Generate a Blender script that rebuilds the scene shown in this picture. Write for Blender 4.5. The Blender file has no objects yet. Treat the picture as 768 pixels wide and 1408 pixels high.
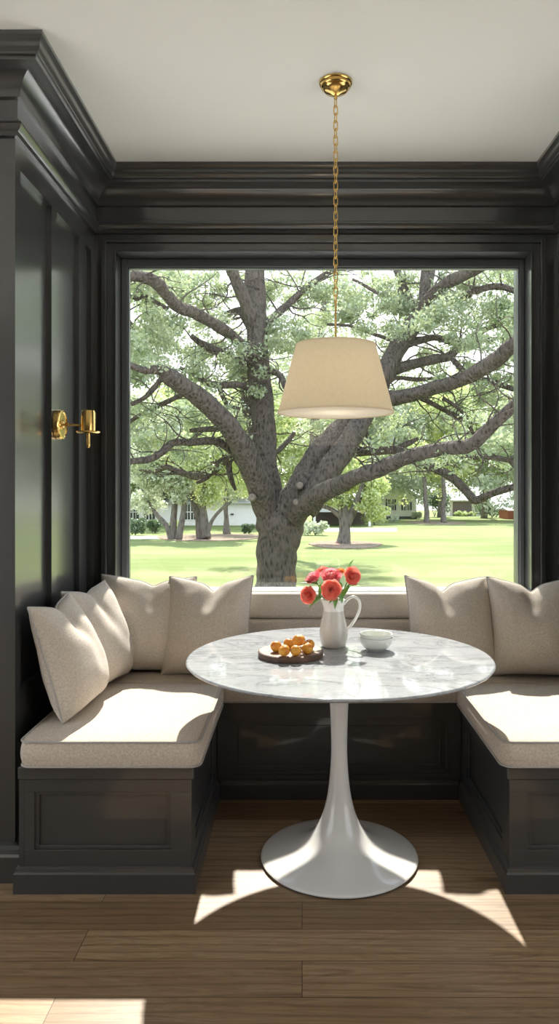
import bpy, math, random
import numpy as np
from mathutils import Vector, Matrix, Euler
from mathutils import noise as mnoise

random.seed(7)
RNG = np.random.default_rng(11)
PI = math.pi
SC = bpy.context.scene
COL = SC.collection

# ------------------------------------------------------------------ camera
F = 1000.0            # focal length in pixels of the 768 x 1408 frame
CH = 1.30             # camera height
AX, AY = 415.0, 672.0
def P(px, py, d):
    """point seen at a pixel, d metres in front of the camera"""
    return Vector(((px - AX) / F * d, d, CH - (py - AY) / F * d))

cam_d = bpy.data.cameras.new('camera')
cam = bpy.data.objects.new('camera', cam_d); COL.objects.link(cam)
cam.location = (0, 0, CH); cam.rotation_euler = (PI / 2, 0, 0)
cam_d.sensor_fit = 'VERTICAL'; cam_d.sensor_height = 24; cam_d.lens = 24 * F / 1408
cam_d.shift_x = (384 - AX) / 1408; cam_d.shift_y = -(704 - AY) / 1408
cam_d.clip_start = .05; cam_d.clip_end = 500
SC.camera = cam
SC.view_settings.view_transform = 'Standard'; SC.view_settings.look = 'None'
SC.view_settings.gamma = 1; SC.view_settings.use_curve_mapping = False
SC.view_settings.exposure = 1.12
SC.cycles.use_denoising = True; SC.cycles.denoising_prefilter = 'ACCURATE'
SC.cycles.max_bounces = 12; SC.cycles.diffuse_bounces = 6; SC.cycles.glossy_bounces = 5
SC.cycles.transparent_max_bounces = 12
SC.cycles.caustics_reflective = False; SC.cycles.caustics_refractive = False
SC.cycles.sample_clamp_indirect = 6

# ------------------------------------------------------------------ materials
def srgb(r, g, b):
    f = lambda c: (c / 255 / 12.92) if c / 255 <= .04045 else ((c / 255 + .055) / 1.055) ** 2.4
    return (f(r), f(g), f(b), 1)

class NT:
    def __init__(s, name):
        s.m = bpy.data.materials.new(name); s.m.use_nodes = True
        s.t = s.m.node_tree; s.t.nodes.clear()
        s.out = s.t.nodes.new('ShaderNodeOutputMaterial')
    def n(s, typ, **kw):
        nd = s.t.nodes.new(typ)
        for k, v in kw.items():
            if k.startswith('i_'):
                nd.inputs[k[2:].replace('_', ' ')].default_value = v
            else:
                setattr(nd, k, v)
        return nd
    def l(s, a, b): s.t.links.new(a, b)
    def bsdf(s, color=(.5, .5, .5, 1), rough=.5, metal=0, spec=.5):
        b = s.n('ShaderNodeBsdfPrincipled')
        b.inputs['Base Color'].default_value = color
        b.inputs['Roughness'].default_value = rough
        b.inputs['Metallic'].default_value = metal
        b.inputs['Specular IOR Level'].default_value = spec
        s.l(b.outputs[0], s.out.inputs[0]); return b
    def coord(s, scale=(1, 1, 1), kind='Object'):
        tc = s.n('ShaderNodeTexCoord'); mp = s.n('ShaderNodeMapping')
        mp.inputs['Scale'].default_value = scale
        s.l(tc.outputs[kind], mp.inputs[0]); return mp.outputs[0]
    def ramp(s, fac, stops):
        r = s.n('ShaderNodeValToRGB'); e = r.color_ramp.elements
        e[0].position, e[0].color = stops[0]; e[1].position, e[1].color = stops[-1]
        for p, c in stops[1:-1]:
            q = e.new(p); q.color = c
        s.l(fac, r.inputs[0]); return r.outputs[0]
    def mix(s, fac, a, b, mode='MIX'):
        m = s.n('ShaderNodeMix', data_type='RGBA', blend_type=mode)
        for sock, v in ((m.inputs[0], fac), (m.inputs[6], a), (m.inputs[7], b)):
            if hasattr(v, 'is_linked') or isinstance(v, bpy.types.NodeSocket): s.l(v, sock)
            else: sock.default_value = v
        return m.outputs[2]
    def bump(s, h, b, strength=.3, dist=.002):
        bn = s.n('ShaderNodeBump'); bn.inputs['Strength'].default_value = strength
        bn.inputs['Distance'].default_value = dist
        s.l(h, bn.inputs['Height']); s.l(bn.outputs[0], b.inputs['Normal'])
    def noise(s, vec, scale=5, detail=4, rough=.5, dist=0):
        n = s.n('ShaderNodeTexNoise'); s.l(vec, n.inputs['Vector'])
        n.inputs['Scale'].default_value = scale; n.inputs['Detail'].default_value = detail
        n.inputs['Roughness'].default_value = rough; n.inputs['Distortion'].default_value = dist
        return n.outputs[0]

def simple(name, col, rough=.5, metal=0, spec=.5, nscale=None, var=.12, bump=0, bdist=.001, coat=0):
    t = NT(name); b = t.bsdf(col, rough, metal, spec)
    b.inputs['Coat Weight'].default_value = coat
    v = t.coord(); f = t.noise(v, nscale or 8, 5)
    d = tuple(c * (1 - var) for c in col[:3]) + (1,); e = tuple(min(1, c * (1 + var)) for c in col[:3]) + (1,)
    t.l(t.ramp(f, [(.3, d), (.7, e)]), b.inputs['Base Color'])
    if bump: t.bump(f, b, bump, bdist)
    return t.m

M = {}
M['paint'] = simple('charcoal_paint', (.037, .039, .040, 1), .30, 0, .5, 3, .05, coat=1.0)
_p = M['paint'].node_tree.nodes['Principled BSDF']; _p.inputs['Coat Roughness'].default_value = .17; _p.inputs['Coat IOR'].default_value = 1.7
M['satin'] = simple('charcoal_satin_paint', (.044, .044, .044, 1), .34, 0, .5, 3, .05, coat=.5)
M['black_gap'] = simple('dark_recess', (.01, .01, .01, 1), .8)
M['ceiling'] = simple('ceiling_paint', (.84, .85, .80, 1), .9, 0, .2, 2, .01)
M['room_wall'] = simple('plaster', (.70, .66, .60, 1), .9, 0, .2, 2, .02)
M['sill'] = simple('white_sill_paint', (.8, .8, .78, 1), .4, 0, .5, 4, .02)
M['white_gloss'] = simple('white_lacquer', (.72, .71, .69, 1), .12, 0, .5, 3, .01, coat=.3)
M['rubber'] = simple('dark_rubber', (.03, .028, .025, 1), .6)
M['brass'] = simple('polished_brass', (.74, .50, .17, 1), .17, 1, .5, 20, .06)
M['ceramic'] = simple('white_ceramic', (.78, .77, .74, 1), .18, 0, .5, 6, .015)
M['ceramic_shaded'] = simple('shaded_white_ceramic', (.58, .55, .50, 1), .22, 0, .5, 6, .02)  # shade on the pitcher below its neck, put into the colour as grey
M['bowl'] = simple('bowl_glaze', (.66, .68, .63, 1), .2, 0, .5, 6, .02)
M['dark_glass'] = simple('dark_window_glass', (.03, .035, .04, 1), .1, 0, .6)
M['shutter'] = simple('dark_shutter_paint', (.03, .035, .04, 1), .5)
M['white_siding'] = simple('white_siding', (.8, .8, .8, 1), .7, 0, .3, 4, .03)
M['roof_grey'] = simple('grey_shingle', (.45, .46, .47, 1), .9, 0, .2, 30, .2)
M['brick'] = simple('red_brick', (.35, .13, .09, 1), .9, 0, .2, 30, .2)
M['fence_wood'] = simple('weathered_board', (.16, .13, .12, 1), .9, 0, .2, 20, .2)
M['foundation'] = simple('grey_foundation', (.12, .13, .14, 1), .9)
M['concrete'] = simple('pale_concrete', (.64, .62, .59, 1), .9, 0, .2, 10, .08)
M['mulch'] = simple('wood_mulch', (.28, .22, .17, 1), .95, 0, .1, 12, .4, .6, .03)
M['stem'] = simple('green_stem', (.10, .22, .05, 1), .5, 0, .4, 30, .2)
M['apricot_stem'] = simple('woody_stalk', (.12, .06, .03, 1), .8)
M['walnut'] = simple('board_edge', (.10, .055, .035, 1), .5, 0, .4, 25, .35)
M['cut_wood'] = simple('weathered_cut_wood', (.20, .17, .14, 1), .9, 0, .2, 60, .35)

def fabric(name, base, dark, weave=1.0, rough=.95):
    t = NT(name); b = t.bsdf(base, rough, 0, .15)
    b.inputs['Sheen Weight'].default_value = .15
    v1 = t.coord((500, 130, 130)); v2 = t.coord((130, 500, 130)); v3 = t.coord((130, 130, 500))
    a = t.noise(v1, 1, 2); c = t.noise(v2, 1, 2); e = t.noise(v3, 1, 2)
    m1 = t.n('ShaderNodeMath', operation='ADD'); t.l(a, m1.inputs[0]); t.l(c, m1.inputs[1])
    m2 = t.n('ShaderNodeMath', operation='ADD'); t.l(m1.outputs[0], m2.inputs[0]); t.l(e, m2.inputs[1])
    m3 = t.n('ShaderNodeMath', operation='DIVIDE'); t.l(m2.outputs[0], m3.inputs[0]); m3.inputs[1].default_value = 3
    t.l(t.ramp(m3.outputs[0], [(.38, dark), (.6, base)]), b.inputs['Base Color'])
    t.bump(m3.outputs[0], b, .35 * weave, .0015)
    return t.m
M['linen'] = fabric('natural_linen', (.64, .575, .50, 1), (.46, .40, .335, 1))
M['seat_linen'] = fabric('seat_linen', (.64, .565, .48, 1), (.45, .38, .305, 1))
M['piping'] = fabric('piping_linen', (.46, .44, .41, 1), (.36, .34, .32, 1), .5)  # pillow linen greyed, so the backlit shade on the piping is in its colour
M['pad_linen'] = fabric('pad_linen', (.52, .475, .42, 1), (.40, .36, .31, 1), .7)

def mk_shade(name, col, tr):
    t = NT(name)
    v = t.coord((1, 1, 1)); f = t.noise(v, 90, 3)
    c = t.ramp(f, [(.3, tuple(x * .95 for x in col[:3]) + (1,)), (.7, col)])
    d = t.n('ShaderNodeBsdfDiffuse'); r = t.n('ShaderNodeBsdfTranslucent')
    t.l(c, d.inputs[0]); t.l(c, r.inputs[0])
    m = t.n('ShaderNodeMixShader'); m.inputs[0].default_value = tr
    t.l(d.outputs[0], m.inputs[1]); t.l(r.outputs[0], m.inputs[2]); t.l(m.outputs[0], t.out.inputs[0])
    return t.m
M['shade'] = mk_shade('shade_fabric', (.92, .85, .70, 1), .52)
M['shade_liner'] = mk_shade('shade_liner', (.95, .93, .88, 1), .6)

def mk_marble():
    t = NT('veined_marble'); b = t.bsdf((.6, .6, .6, 1), .045, 0, .6)
    v = t.coord((1, 2.2, 1))
    w = t.n('ShaderNodeTexNoise'); t.l(v, w.inputs['Vector']); w.inputs['Scale'].default_value = 2.2
    w.inputs['Detail'].default_value = 8; w.inputs['Roughness'].default_value = .62; w.inputs['Distortion'].default_value = 1.6
    base = t.ramp(w.outputs[0], [(.38, (.385, .40, .42, 1)), (.475, (.35, .362, .38, 1)), (.495, (.23, .24, .26, 1)), (.515, (.355, .37, .385, 1)), (.60, (.40, .41, .425, 1))])
    n2 = t.noise(v, 7, 8, .65, 1.0)
    c2 = t.ramp(n2, [(.47, (1, 1, 1, 1)), (.50, (.84, .85, .87, 1)), (.53, (1, 1, 1, 1))])
    t.l(t.mix(1.0, base, c2, 'MULTIPLY'), b.inputs['Base Color']); return t.m
M['marble'] = mk_marble()
M['marble_edge'] = simple('table_rim', (.42, .37, .31, 1), .3, 0, .5, 25, .3)

def mk_floor():
    t = NT('oak_planks'); b = t.bsdf((.4, .28, .18, 1), .42, 0, .45)
    v = t.coord()
    br = t.n('ShaderNodeTexBrick'); t.l(v, br.inputs['Vector'])
    br.offset = .37; br.squash = 1
    br.inputs['Scale'].default_value = 1; br.inputs['Brick Width'].default_value = 1.7
    br.inputs['Row Height'].default_value = .143; br.inputs['Mortar Size'].default_value = .0012
    br.inputs['Mortar Smooth'].default_value = .1; br.inputs['Bias'].default_value = 0
    br.inputs['Color1'].default_value = (0, 0, 0, 1); br.inputs['Color2'].default_value = (1, 1, 1, 1)
    br.inputs['Mortar'].default_value = (.5, .5, .5, 1)
    tone = t.ramp(br.outputs['Color'], [(0, (.25, .162, .088, 1)), (.35, (.35, .24, .138, 1)), (.7, (.44, .31, .185, 1)), (1, (.31, .205, .118, 1))])
    # offset the grain of each plank
    sc = t.n('ShaderNodeVectorMath', operation='SCALE'); t.l(br.outputs['Color'], sc.inputs[0]); sc.inputs['Scale'].default_value = 7
    ad = t.n('ShaderNodeVectorMath', operation='ADD'); t.l(v, ad.inputs[0]); t.l(sc.outputs[0], ad.inputs[1])
    mp = t.n('ShaderNodeMapping'); mp.inputs['Scale'].default_value = (1.1, 11, 1); t.l(ad.outputs[0], mp.inputs[0])
    g = t.noise(mp.outputs[0], 2.2, 7, .62, .9)
    grain = t.ramp(g, [(.30, (.55, .50, .46, 1)), (.46, (.98, .98, .98, 1)), (.54, (.78, .75, .72, 1)), (.72, (1.1, 1.08, 1.05, 1))])
    mp2 = t.n('ShaderNodeMapping'); mp2.inputs['Scale'].default_value = (6, 120, 1); t.l(ad.outputs[0], mp2.inputs[0])
    g2 = t.noise(mp2.outputs[0], 2, 3, .6)
    fine = t.ramp(g2, [(.3, (.86, .85, .84, 1)), (.6, (1, 1, 1, 1))])
    wv = t.n('ShaderNodeTexWave', wave_type='RINGS', rings_direction='Z'); wv.inputs['Scale'].default_value = 1.3
    mp4 = t.n('ShaderNodeMapping'); mp4.inputs['Scale'].default_value = (.9, 7, 1); t.l(ad.outputs[0], mp4.inputs[0]); t.l(mp4.outputs[0], wv.inputs['Vector'])
    wv.inputs['Distortion'].default_value = 5; wv.inputs['Detail'].default_value = 3; wv.inputs['Detail Scale'].default_value = 1.4
    cath = t.ramp(wv.outputs['Fac'], [(0, (.70, .66, .62, 1)), (.30, (1, 1, 1, 1)), (1, (1, 1, 1, 1))])
    c = t.mix(1.0, tone, grain, 'MULTIPLY'); c = t.mix(1.0, c, fine, 'MULTIPLY'); c = t.mix(.8, c, cath, 'MULTIPLY')
    vo = t.n('ShaderNodeTexVoronoi'); mp3 = t.n('ShaderNodeMapping'); mp3.inputs['Scale'].default_value = (1.6, 3.6, 1)
    t.l(v, mp3.inputs[0]); t.l(mp3.outputs[0], vo.inputs['Vector']); vo.inputs['Scale'].default_value = 1.05
    nz = t.noise(v, 60, 4)
    mm = t.n('ShaderNodeMath', operation='MULTIPLY_ADD'); t.l(nz, mm.inputs[0]); mm.inputs[1].default_value = .05; t.l(vo.outputs['Distance'], mm.inputs[2])
    knot = t.ramp(mm.outputs[0], [(.03, (.16, .11, .08, 1)), (.055, (.35, .28, .22, 1)), (.11, (1, 1, 1, 1))])
    c = t.mix(1.0, c, knot, 'MULTIPLY')
    mort = t.ramp(br.outputs['Fac'], [(0, (1, 1, 1, 1)), (1, (.28, .22, .18, 1))])
    c = t.mix(1.0, c, mort, 'MULTIPLY')
    t.l(c, b.inputs['Base Color'])
    t.bump(g2, b, .12, .001); return t.m
M['floor'] = mk_floor()

def mk_board():
    t = NT('round_board_wood'); b = t.bsdf((.3, .18, .12, 1), .4, 0, .4)
    v = t.coord((3, 26, 3)); g = t.noise(v, 2, 5, .6, .6)
    t.l(t.ramp(g, [(.3, (.20, .12, .08, 1)), (.7, (.42, .29, .21, 1))]), b.inputs['Base Color']); return t.m
M['board'] = mk_board()

def mk_bark(name, a, c, sc=1.0):
    t = NT(name); b = t.bsdf(a, .95, 0, .2)
    v = t.coord((1, 1, .28))
    vo = t.n('ShaderNodeTexVoronoi'); t.l(v, vo.inputs['Vector']); vo.inputs['Scale'].default_value = 26 * sc
    n = t.noise(v, 9 * sc, 6, .65)
    m = t.n('ShaderNodeMath', operation='MULTIPLY_ADD'); t.l(n, m.inputs[0]); m.inputs[1].default_value = .9; t.l(vo.outputs['Distance'], m.inputs[2])
    t.l(t.ramp(m.outputs[0], [(.45, c), (.95, a)]), b.inputs['Base Color'])
    t.bump(m.outputs[0], b, 1.0, .05); return t.m
M['bark'] = mk_bark('oak_bark', (.125, .105, .09, 1), (.032, .026, .022, 1), 1.0)
M['bark_far'] = mk_bark('grey_bark', (.19, .17, .155, 1), (.08, .07, .062, 1), .4)

def mk_leaf(name, c1, c2, tc, tr=.4):
    t = NT(name)
    g = t.n('ShaderNodeNewGeometry')
    col = t.ramp(g.outputs['Random Per Island'], [(0, c1), (1, c2)])
    d = t.n('ShaderNodeBsdfDiffuse'); r = t.n('ShaderNodeBsdfTranslucent'); gl = t.n('ShaderNodeBsdfGlossy')
    gl.inputs['Roughness'].default_value = .42; gl.inputs['Color'].default_value = (.8, .85, .9, 1)
    t.l(col, d.inputs[0])
    t.l(t.mix(.5, col, tc), r.inputs[0])
    m = t.n('ShaderNodeMixShader'); m.inputs[0].default_value = tr
    t.l(d.outputs[0], m.inputs[1]); t.l(r.outputs[0], m.inputs[2])
    m2 = t.n('ShaderNodeMixShader'); m2.inputs[0].default_value = .10
    t.l(m.outputs[0], m2.inputs[1]); t.l(gl.outputs[0], m2.inputs[2])
    t.l(m2.outputs[0], t.out.inputs[0]); return t.m
M['leaf_oak'] = mk_leaf('oak_leaf', (.26, .33, .19, 1), (.48, .55, .34, 1), (.52, .60, .27, 1), .42)
M['leaf_lime'] = mk_leaf('sunny_leaf', (.42, .50, .20, 1), (.66, .72, .36, 1), (.72, .80, .30, 1), .48)
M['leaf_pale'] = mk_leaf('pale_leaf', (.46, .52, .38, 1), (.66, .70, .54, 1), (.66, .74, .45, 1), .45)
M['leaf_dark'] = mk_leaf('dark_leaf', (.08, .14, .07, 1), (.18, .25, .13, 1), (.25, .35, .12, 1), .3)
M['leaf_rose'] = mk_leaf('rose_leaf', (.07, .22, .03, 1), (.12, .32, .05, 1), (.3, .6, .08, 1), .35)

def mk_grass():
    t = NT('lawn_grass'); b = t.bsdf((.3, .4, .1, 1), .95, 0, .1)
    v = t.coord()
    mp = t.n('ShaderNodeMapping'); mp.inputs['Scale'].default_value = (.5, 1.6, 1); t.l(v, mp.inputs[0])
    a = t.noise(mp.outputs[0], .35, 5, .6); c = t.noise(v, 40, 3, .7)
    big = t.ramp(a, [(.35, (.185, .23, .085, 1)), (.65, (.285, .32, .15, 1))])
    sm = t.ramp(c, [(.3, (.78, .8, .75, 1)), (.7, (1.1, 1.1, 1.05, 1))])
    t.l(t.mix(1.0, big, sm, 'MULTIPLY'), b.inputs['Base Color'])
    t.bump(c, b, .5, .03); return t.m
M['grass'] = mk_grass()

def mk_petal(name, a, c):
    t = NT(name)
    v = t.coord(); f = t.noise(v, 120, 3)
    g = t.n('ShaderNodeNewGeometry')
    col = t.ramp(g.outputs['Random Per Island'], [(0, a), (1, c)])
    d = t.n('ShaderNodeBsdfDiffuse'); r = t.n('ShaderNodeBsdfTranslucent')
    t.l(col, d.inputs[0]); t.l(col, r.inputs[0])
    m = t.n('ShaderNodeMixShader'); m.inputs[0].default_value = .45
    t.l(d.outputs[0], m.inputs[1]); t.l(r.outputs[0], m.inputs[2]); t.l(m.outputs[0], t.out.inputs[0]); return t.m
M['petal_coral'] = mk_petal('coral_petal', (.88, .20, .15, 1), (.97, .48, .38, 1))
M['petal_pink'] = mk_petal('pink_petal', (.88, .22, .29, 1), (.97, .66, .65, 1))
M['petal_orange'] = mk_petal('orange_petal', (.85, .30, .10, 1), (.90, .55, .20, 1))

def mk_apricot():
    t = NT('apricot_skin'); b = t.bsdf((.8, .4, .05, 1), .45, 0, .4)
    b.inputs['Subsurface Weight'].default_value = .15
    b.inputs['Subsurface Radius'].default_value = (.01, .004, .001)
    v = t.coord(); n = t.noise(v, 28, 4, .6)
    t.l(t.ramp(n, [(.36, (.55, .14, .02, 1)), (.48, (.60, .26, .025, 1)), (.65, (.62, .32, .05, 1))]), b.inputs['Base Color']); return t.m
M['apricot'] = mk_apricot()

def mk_glass():
    t = NT('window_glass')
    tr = t.n('ShaderNodeBsdfTransparent'); tr.inputs[0].default_value = (.97, .98, .97, 1)
    gl = t.n('ShaderNodeBsdfGlossy'); gl.inputs['Roughness'].default_value = .0; gl.inputs['Color'].default_value = (1, 1, 1, 1)
    fr = t.n('ShaderNodeLayerWeight'); fr.inputs['Blend'].default_value = .5
    pw = t.n('ShaderNodeMath', operation='POWER'); t.l(fr.outputs['Facing'], pw.inputs[0]); pw.inputs[1].default_value = 5
    ma = t.n('ShaderNodeMath', operation='MULTIPLY_ADD'); t.l(pw.outputs[0], ma.inputs[0]); ma.inputs[1].default_value = .9; ma.inputs[2].default_value = .035
    m = t.n('ShaderNodeMixShader'); t.l(ma.outputs[0], m.inputs[0])
    t.l(tr.outputs[0], m.inputs[1]); t.l(gl.outputs[0], m.inputs[2]); t.l(m.outputs[0], t.out.inputs[0]); return t.m
M['glass'] = mk_glass()

# ------------------------------------------------------------------ mesh builder
class MB:
    def __init__(s): s.v = []; s.f = []
    def add(s, vs, fs):
        o = len(s.v); s.v += [tuple(p) for p in vs]; s.f += [tuple(i + o for i in f) for f in fs]; return s
    def box(s, x0, x1, y0, y1, z0, z1, bev=0.0):
        if bev <= 0:
            vs = [(x, y, z) for z in (z0, z1) for y in (y0, y1) for x in (x0, x1)]
            return s.add(vs, [(0, 2, 3, 1), (4, 5, 7, 6), (0, 1, 5, 4), (2, 6, 7, 3), (0, 4, 6, 2), (1, 3, 7, 5)])
        b = min(bev, (x1 - x0) / 2.01, (y1 - y0) / 2.01, (z1 - z0) / 2.01)
        def ring(i, z): return [(x0 + i + (0 if k else 0), 0, 0) for k in ()]
        def oct_(ins, z, c):
            a0, a1, c0, c1 = x0 + ins, x1 - ins, y0 + ins, y1 - ins
            return [(a0 + c, c0, z), (a1 - c, c0, z), (a1, c0 + c, z), (a1, c1 - c, z), (a1 - c, c1, z), (a0 + c, c1, z), (a0, c1 - c, z), (a0, c0 + c, z)]
        R = [oct_(b, z0, b * .3), oct_(0, z0 + b, b), oct_(0, z1 - b, b), oct_(b, z1, b * .3)]
        vs = [p for r in R for p in r]; fs = [tuple(range(7, -1, -1)), tuple(range(24, 32))]
        for k in range(3):
            for i in range(8): fs.append((k * 8 + i, k * 8 + (i + 1) % 8, (k + 1) * 8 + (i + 1) % 8, (k + 1) * 8 + i))
        return s.add(vs, fs)
    def lathe(s, prof, c=(0, 0, 0), n=48, mat=None, cap=True):
        """prof: list of (r, h) about +Z; mat: 4x4 applied after"""
        vs = []; fs = []
        for r, h in prof:
            for i in range(n):
                a = 2 * PI * i / n; p = Vector((r * math.cos(a), r * math.sin(a), h))
                if mat: p = mat @ p
                vs.append((p.x + c[0], p.y + c[1], p.z + c[2]))
        m = len(prof)
        for k in range(m - 1):
            for i in range(n): fs.append((k * n + i, k * n + (i + 1) % n, (k + 1) * n + (i + 1) % n, (k + 1) * n + i))
        if cap:
            if prof[0][0] > 1e-5: fs.append(tuple(range(n - 1, -1, -1)))
            if prof[-1][0] > 1e-5: fs.append(tuple((m - 1) * n + i for i in range(n)))
        return s.add(vs, fs)
    def tube(s, pts, rad, n=10, closed=False, rough=0.0):
        pts = [Vector(p) for p in pts]; m = len(pts)
        if not hasattr(rad, '__len__'): rad = [rad] * m
        vs = []; fs = []; prev = None
        for k, p in enumerate(pts):
            if closed: t = pts[(k + 1) % m] - pts[k - 1]
            else: t = pts[min(k + 1, m - 1)] - pts[max(k - 1, 0)]
            t.normalize()
            if prev is None:
                a = Vector((0, 0, 1)) if abs(t.z) < .9 else Vector((1, 0, 0))
                u = t.cross(a).normalized()
            else:
                u = (prev - t * prev.dot(t)).normalized()
            prev = u; w = t.cross(u)
            for i in range(n):
                a = 2 * PI * i / n
                r = rad[k] * (1 + (rough * (mnoise.noise(Vector((math.cos(a) * 1.3, math.sin(a) * 1.3, k * .35)) + p * .4)) if rough else 0))
                vs.append(p + (u * math.cos(a) + w * math.sin(a)) * r)
        rng = m if closed else m - 1
        for k in range(rng):
            k2 = (k + 1) % m
            for i in range(n): fs.append((k * n + i, k * n + (i + 1) % n, k2 * n + (i + 1) % n, k2 * n + i))
        if not closed: fs += [tuple(range(n - 1, -1, -1)), tuple((m - 1) * n + i for i in range(n))]
        return s.add(vs, fs)
    def prism(s, poly, axis, a0, a1):
        """poly of 2D points extruded along axis ('x','y','z')"""
        def mk(p, a):
            return {'x': (a, p[0], p[1]), 'y': (p[0], a, p[1]), 'z': (p[0], p[1], a)}[axis]
        n = len(poly); vs = [mk(p, a0) for p in poly] + [mk(p, a1) for p in poly]
        fs = [tuple(range(n)), tuple(range(2 * n - 1, n - 1, -1))] + [(i, i + n, (i + 1) % n + n, (i + 1) % n) for i in range(n)]
        return s.add(vs, fs)

def obj(name, mb, mat, parent=None, smooth=False, origin=None, angle=35, fix=True):
    """one mesh object; vertices given in world space, stored relative to origin / the parent's place"""
    me = bpy.data.meshes.new(name)
    v = mb.v
    base = Vector(origin) if origin is not None else Vector((0, 0, 0))
    sub = parent.matrix_basis.translation.copy() if parent is not None and origin is None else base
    if parent is not None and parent.parent is not None and origin is None:
        sub = sub + parent.parent.matrix_basis.translation
    v = [(p[0] - sub[0], p[1] - sub[1], p[2] - sub[2]) for p in v]
    me.from_pydata(v, [], mb.f); me.materials.append(mat); me.update()
    if fix:
        import bmesh
        bm = bmesh.new(); bm.from_mesh(me); bmesh.ops.recalc_face_normals(bm, faces=bm.faces)
        bm.to_mesh(me); bm.free()
    if smooth:
        me.polygons.foreach_set('use_smooth', [True] * len(me.polygons))
        if angle: me.set_sharp_from_angle(angle=math.radians(angle))
    o = bpy.data.objects.new(name, me); COL.objects.link(o)
    if parent is not None: o.parent = parent
    if origin is not None: o.location = base
    return o

def tag(o, label=None, cat=None, group=None, kind=None):
    if label: o['label'] = label
    if cat: o['category'] = cat
    if group: o['group'] = group
    if kind: o['kind'] = kind
    return o
def thing(name, loc, label, cat, group=None):
    o = bpy.data.objects.new(name, None); COL.objects.link(o); o.location = loc
    o.empty_display_size = .1
    return tag(o, label, cat, group)
def struct(name, mb, mat, parent=None, **kw):
    o = obj(name, mb, mat, parent, **kw)
    if parent is None: o['kind'] = 'structure'
    return o
def smoothpath(pts, n=6):
    """Catmull-Rom through tuples of any length"""
    pts = [np.array(p, float) for p in pts]; out = []
    for i in range(len(pts) - 1):
        p0 = pts[max(i - 1, 0)]; p1 = pts[i]; p2 = pts[i + 1]; p3 = pts[min(i + 2, len(pts) - 1)]
        for k in range(n):
            t = k / n
            out.append(.5 * ((2 * p1) + (-p0 + p2) * t + (2 * p0 - 5 * p1 + 4 * p2 - p3) * t * t + (-p0 + 3 * p1 - 3 * p2 + p3) * t ** 3))
    out.append(pts[-1]); return out

# ------------------------------------------------------------------ the room
XL, XR = -.962, 1.182          # alcove side walls
YN, YB = 2.44, 3.37            # column fronts, back wall
H = 2.753
YG = 3.47                      # glass
ox0, ox1, oz0, oz1 = -.855, 1.052, .80, 2.388   # window opening

struct('floor', MB().box(-3.2, 3.2, -3.6, 3.62, -.12, 0), M['floor'])
struct('ceiling', MB().box(-3.4, 3.4, -3.8, 3.66, H, H + .2), M['ceiling'])
b = MB()
b.box(-3.2, ox0, YB, 3.62, 0, H); b.box(ox1, 3.2, YB, 3.62, 0, H)
b.box(ox0, ox1, YB, 3.62, oz1, H); b.box(ox0, ox1, YB, 3.62, 0, oz0)
struct('wall_back', b, M['paint'])

def side_wall(name, sgn):
    """column and panelled alcove side; sgn -1 on the left of the alcove"""
    b = MB(); X = XL if sgn < 0 else XR
    core = X + sgn * .020
    xs = sorted((core, sgn * 3.2))
    b.box(xs[0], xs[1], YN, YB, 0, H)
    def fr(y0, y1, z0, z1):
        a = sorted((core, X)); b.box(a[0], a[1], y0, y1, z0, z1)
    zt, zb = 2.387, .62
    fr(YN, YB, zt, H); fr(YN, YB, 0, zb)
    for y0, y1 in ((YN, 2.487), (2.795, 2.857), (3.14, 3.235), (3.32, YB)): fr(y0, y1, zb, zt)
    return struct(name, b, M['paint'])
side_wall('wall_left', -1); side_wall('wall_right', 1)

# the rest of the room, behind the camera
for nm, xa, xb in (('wall_west', -3.4, -3.2), ('wall_east', 3.2, 3.4)):      # each with a wide unseen opening added for fill light
    b = MB(); b.box(xa, xb, -3.8, -1.6, 0, H); b.box(xa, xb, 2.1, 3.62, 0, H); b.box(xa, xb, -1.6, 2.1, 0, .08); b.box(xa, xb, -1.6, 2.1, 2.5, H)
    struct(nm, b, M['room_wall'])
M['rear_wall'] = simple('taupe_wall', (.20, .18, .16, 1), .9, 0, .2, 2, .02)
struct('wall_rear', MB().box(-3.2, 3.2, -3.8, -3.6, 0, H), M['rear_wall'])

# crown moulding swept round the alcove
prof = [(0, 2.478), (.012, 2.480), (.016, 2.492), (.028, 2.500), (.034, 2.510), (.030, 2.520), (.020, 2.524), (.020, 2.532), (.014, 2.536),
        (.014, 2.600), (.026, 2.602), (.028, 2.612)]
for k in range(1, 9):
    a = k / 8 * PI / 2; prof.append((.028 + .075 * (1 - math.cos(a)), 2.612 + .062 * math.sin(a)))
prof += [(.110, 2.676), (.110, 2.688), (.118, 2.690), (.118, 2.697)]
for k in range(1, 7):
    t = k / 6; prof.append((.118 + .020 * t + .004 * math.sin(t * PI * 2), 2.697 + .040 * t))
prof += [(.140, 2.740), (.140, 2.7525), (0, 2.7525)]
path = [(-3.19, YN), (XL, YN), (XL, YB), (XR, YB), (XR, YN), (3.19, YN)]
def sweep(path, prof):
    b = MB(); n = len(prof); vs = []
    for i, p in enumerate(path):
        p = Vector(p); ds = []
        if i > 0: ds.append((p - Vector(path[i - 1])).normalized())
        if i < len(path) - 1: ds.append((Vector(path[i + 1]) - p).normalized())
        ns = [Vector((d.y, -d.x)) for d in ds]
        m = ns[0] if len(ns) == 1 else (ns[0] + ns[1]) / (1 + ns[0].dot(ns[1]))
        for o_, z in prof: q = p + m * o_; vs.append((q.x, q.y, z))
    fs = []
    for k in range(len(path) - 1):
        for i in range(n): fs.append((k * n + i, k * n + (i + 1) % n, (k + 1) * n + (i + 1) % n, (k + 1) * n + i))
    fs += [tuple(range(n)), tuple(range(len(path) * n - 1, (len(path) - 1) * n - 1, -1))]
    return b.add(vs, fs)
struct('trim_1', sweep(path, prof), M['paint'], smooth=True, angle=28)
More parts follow.
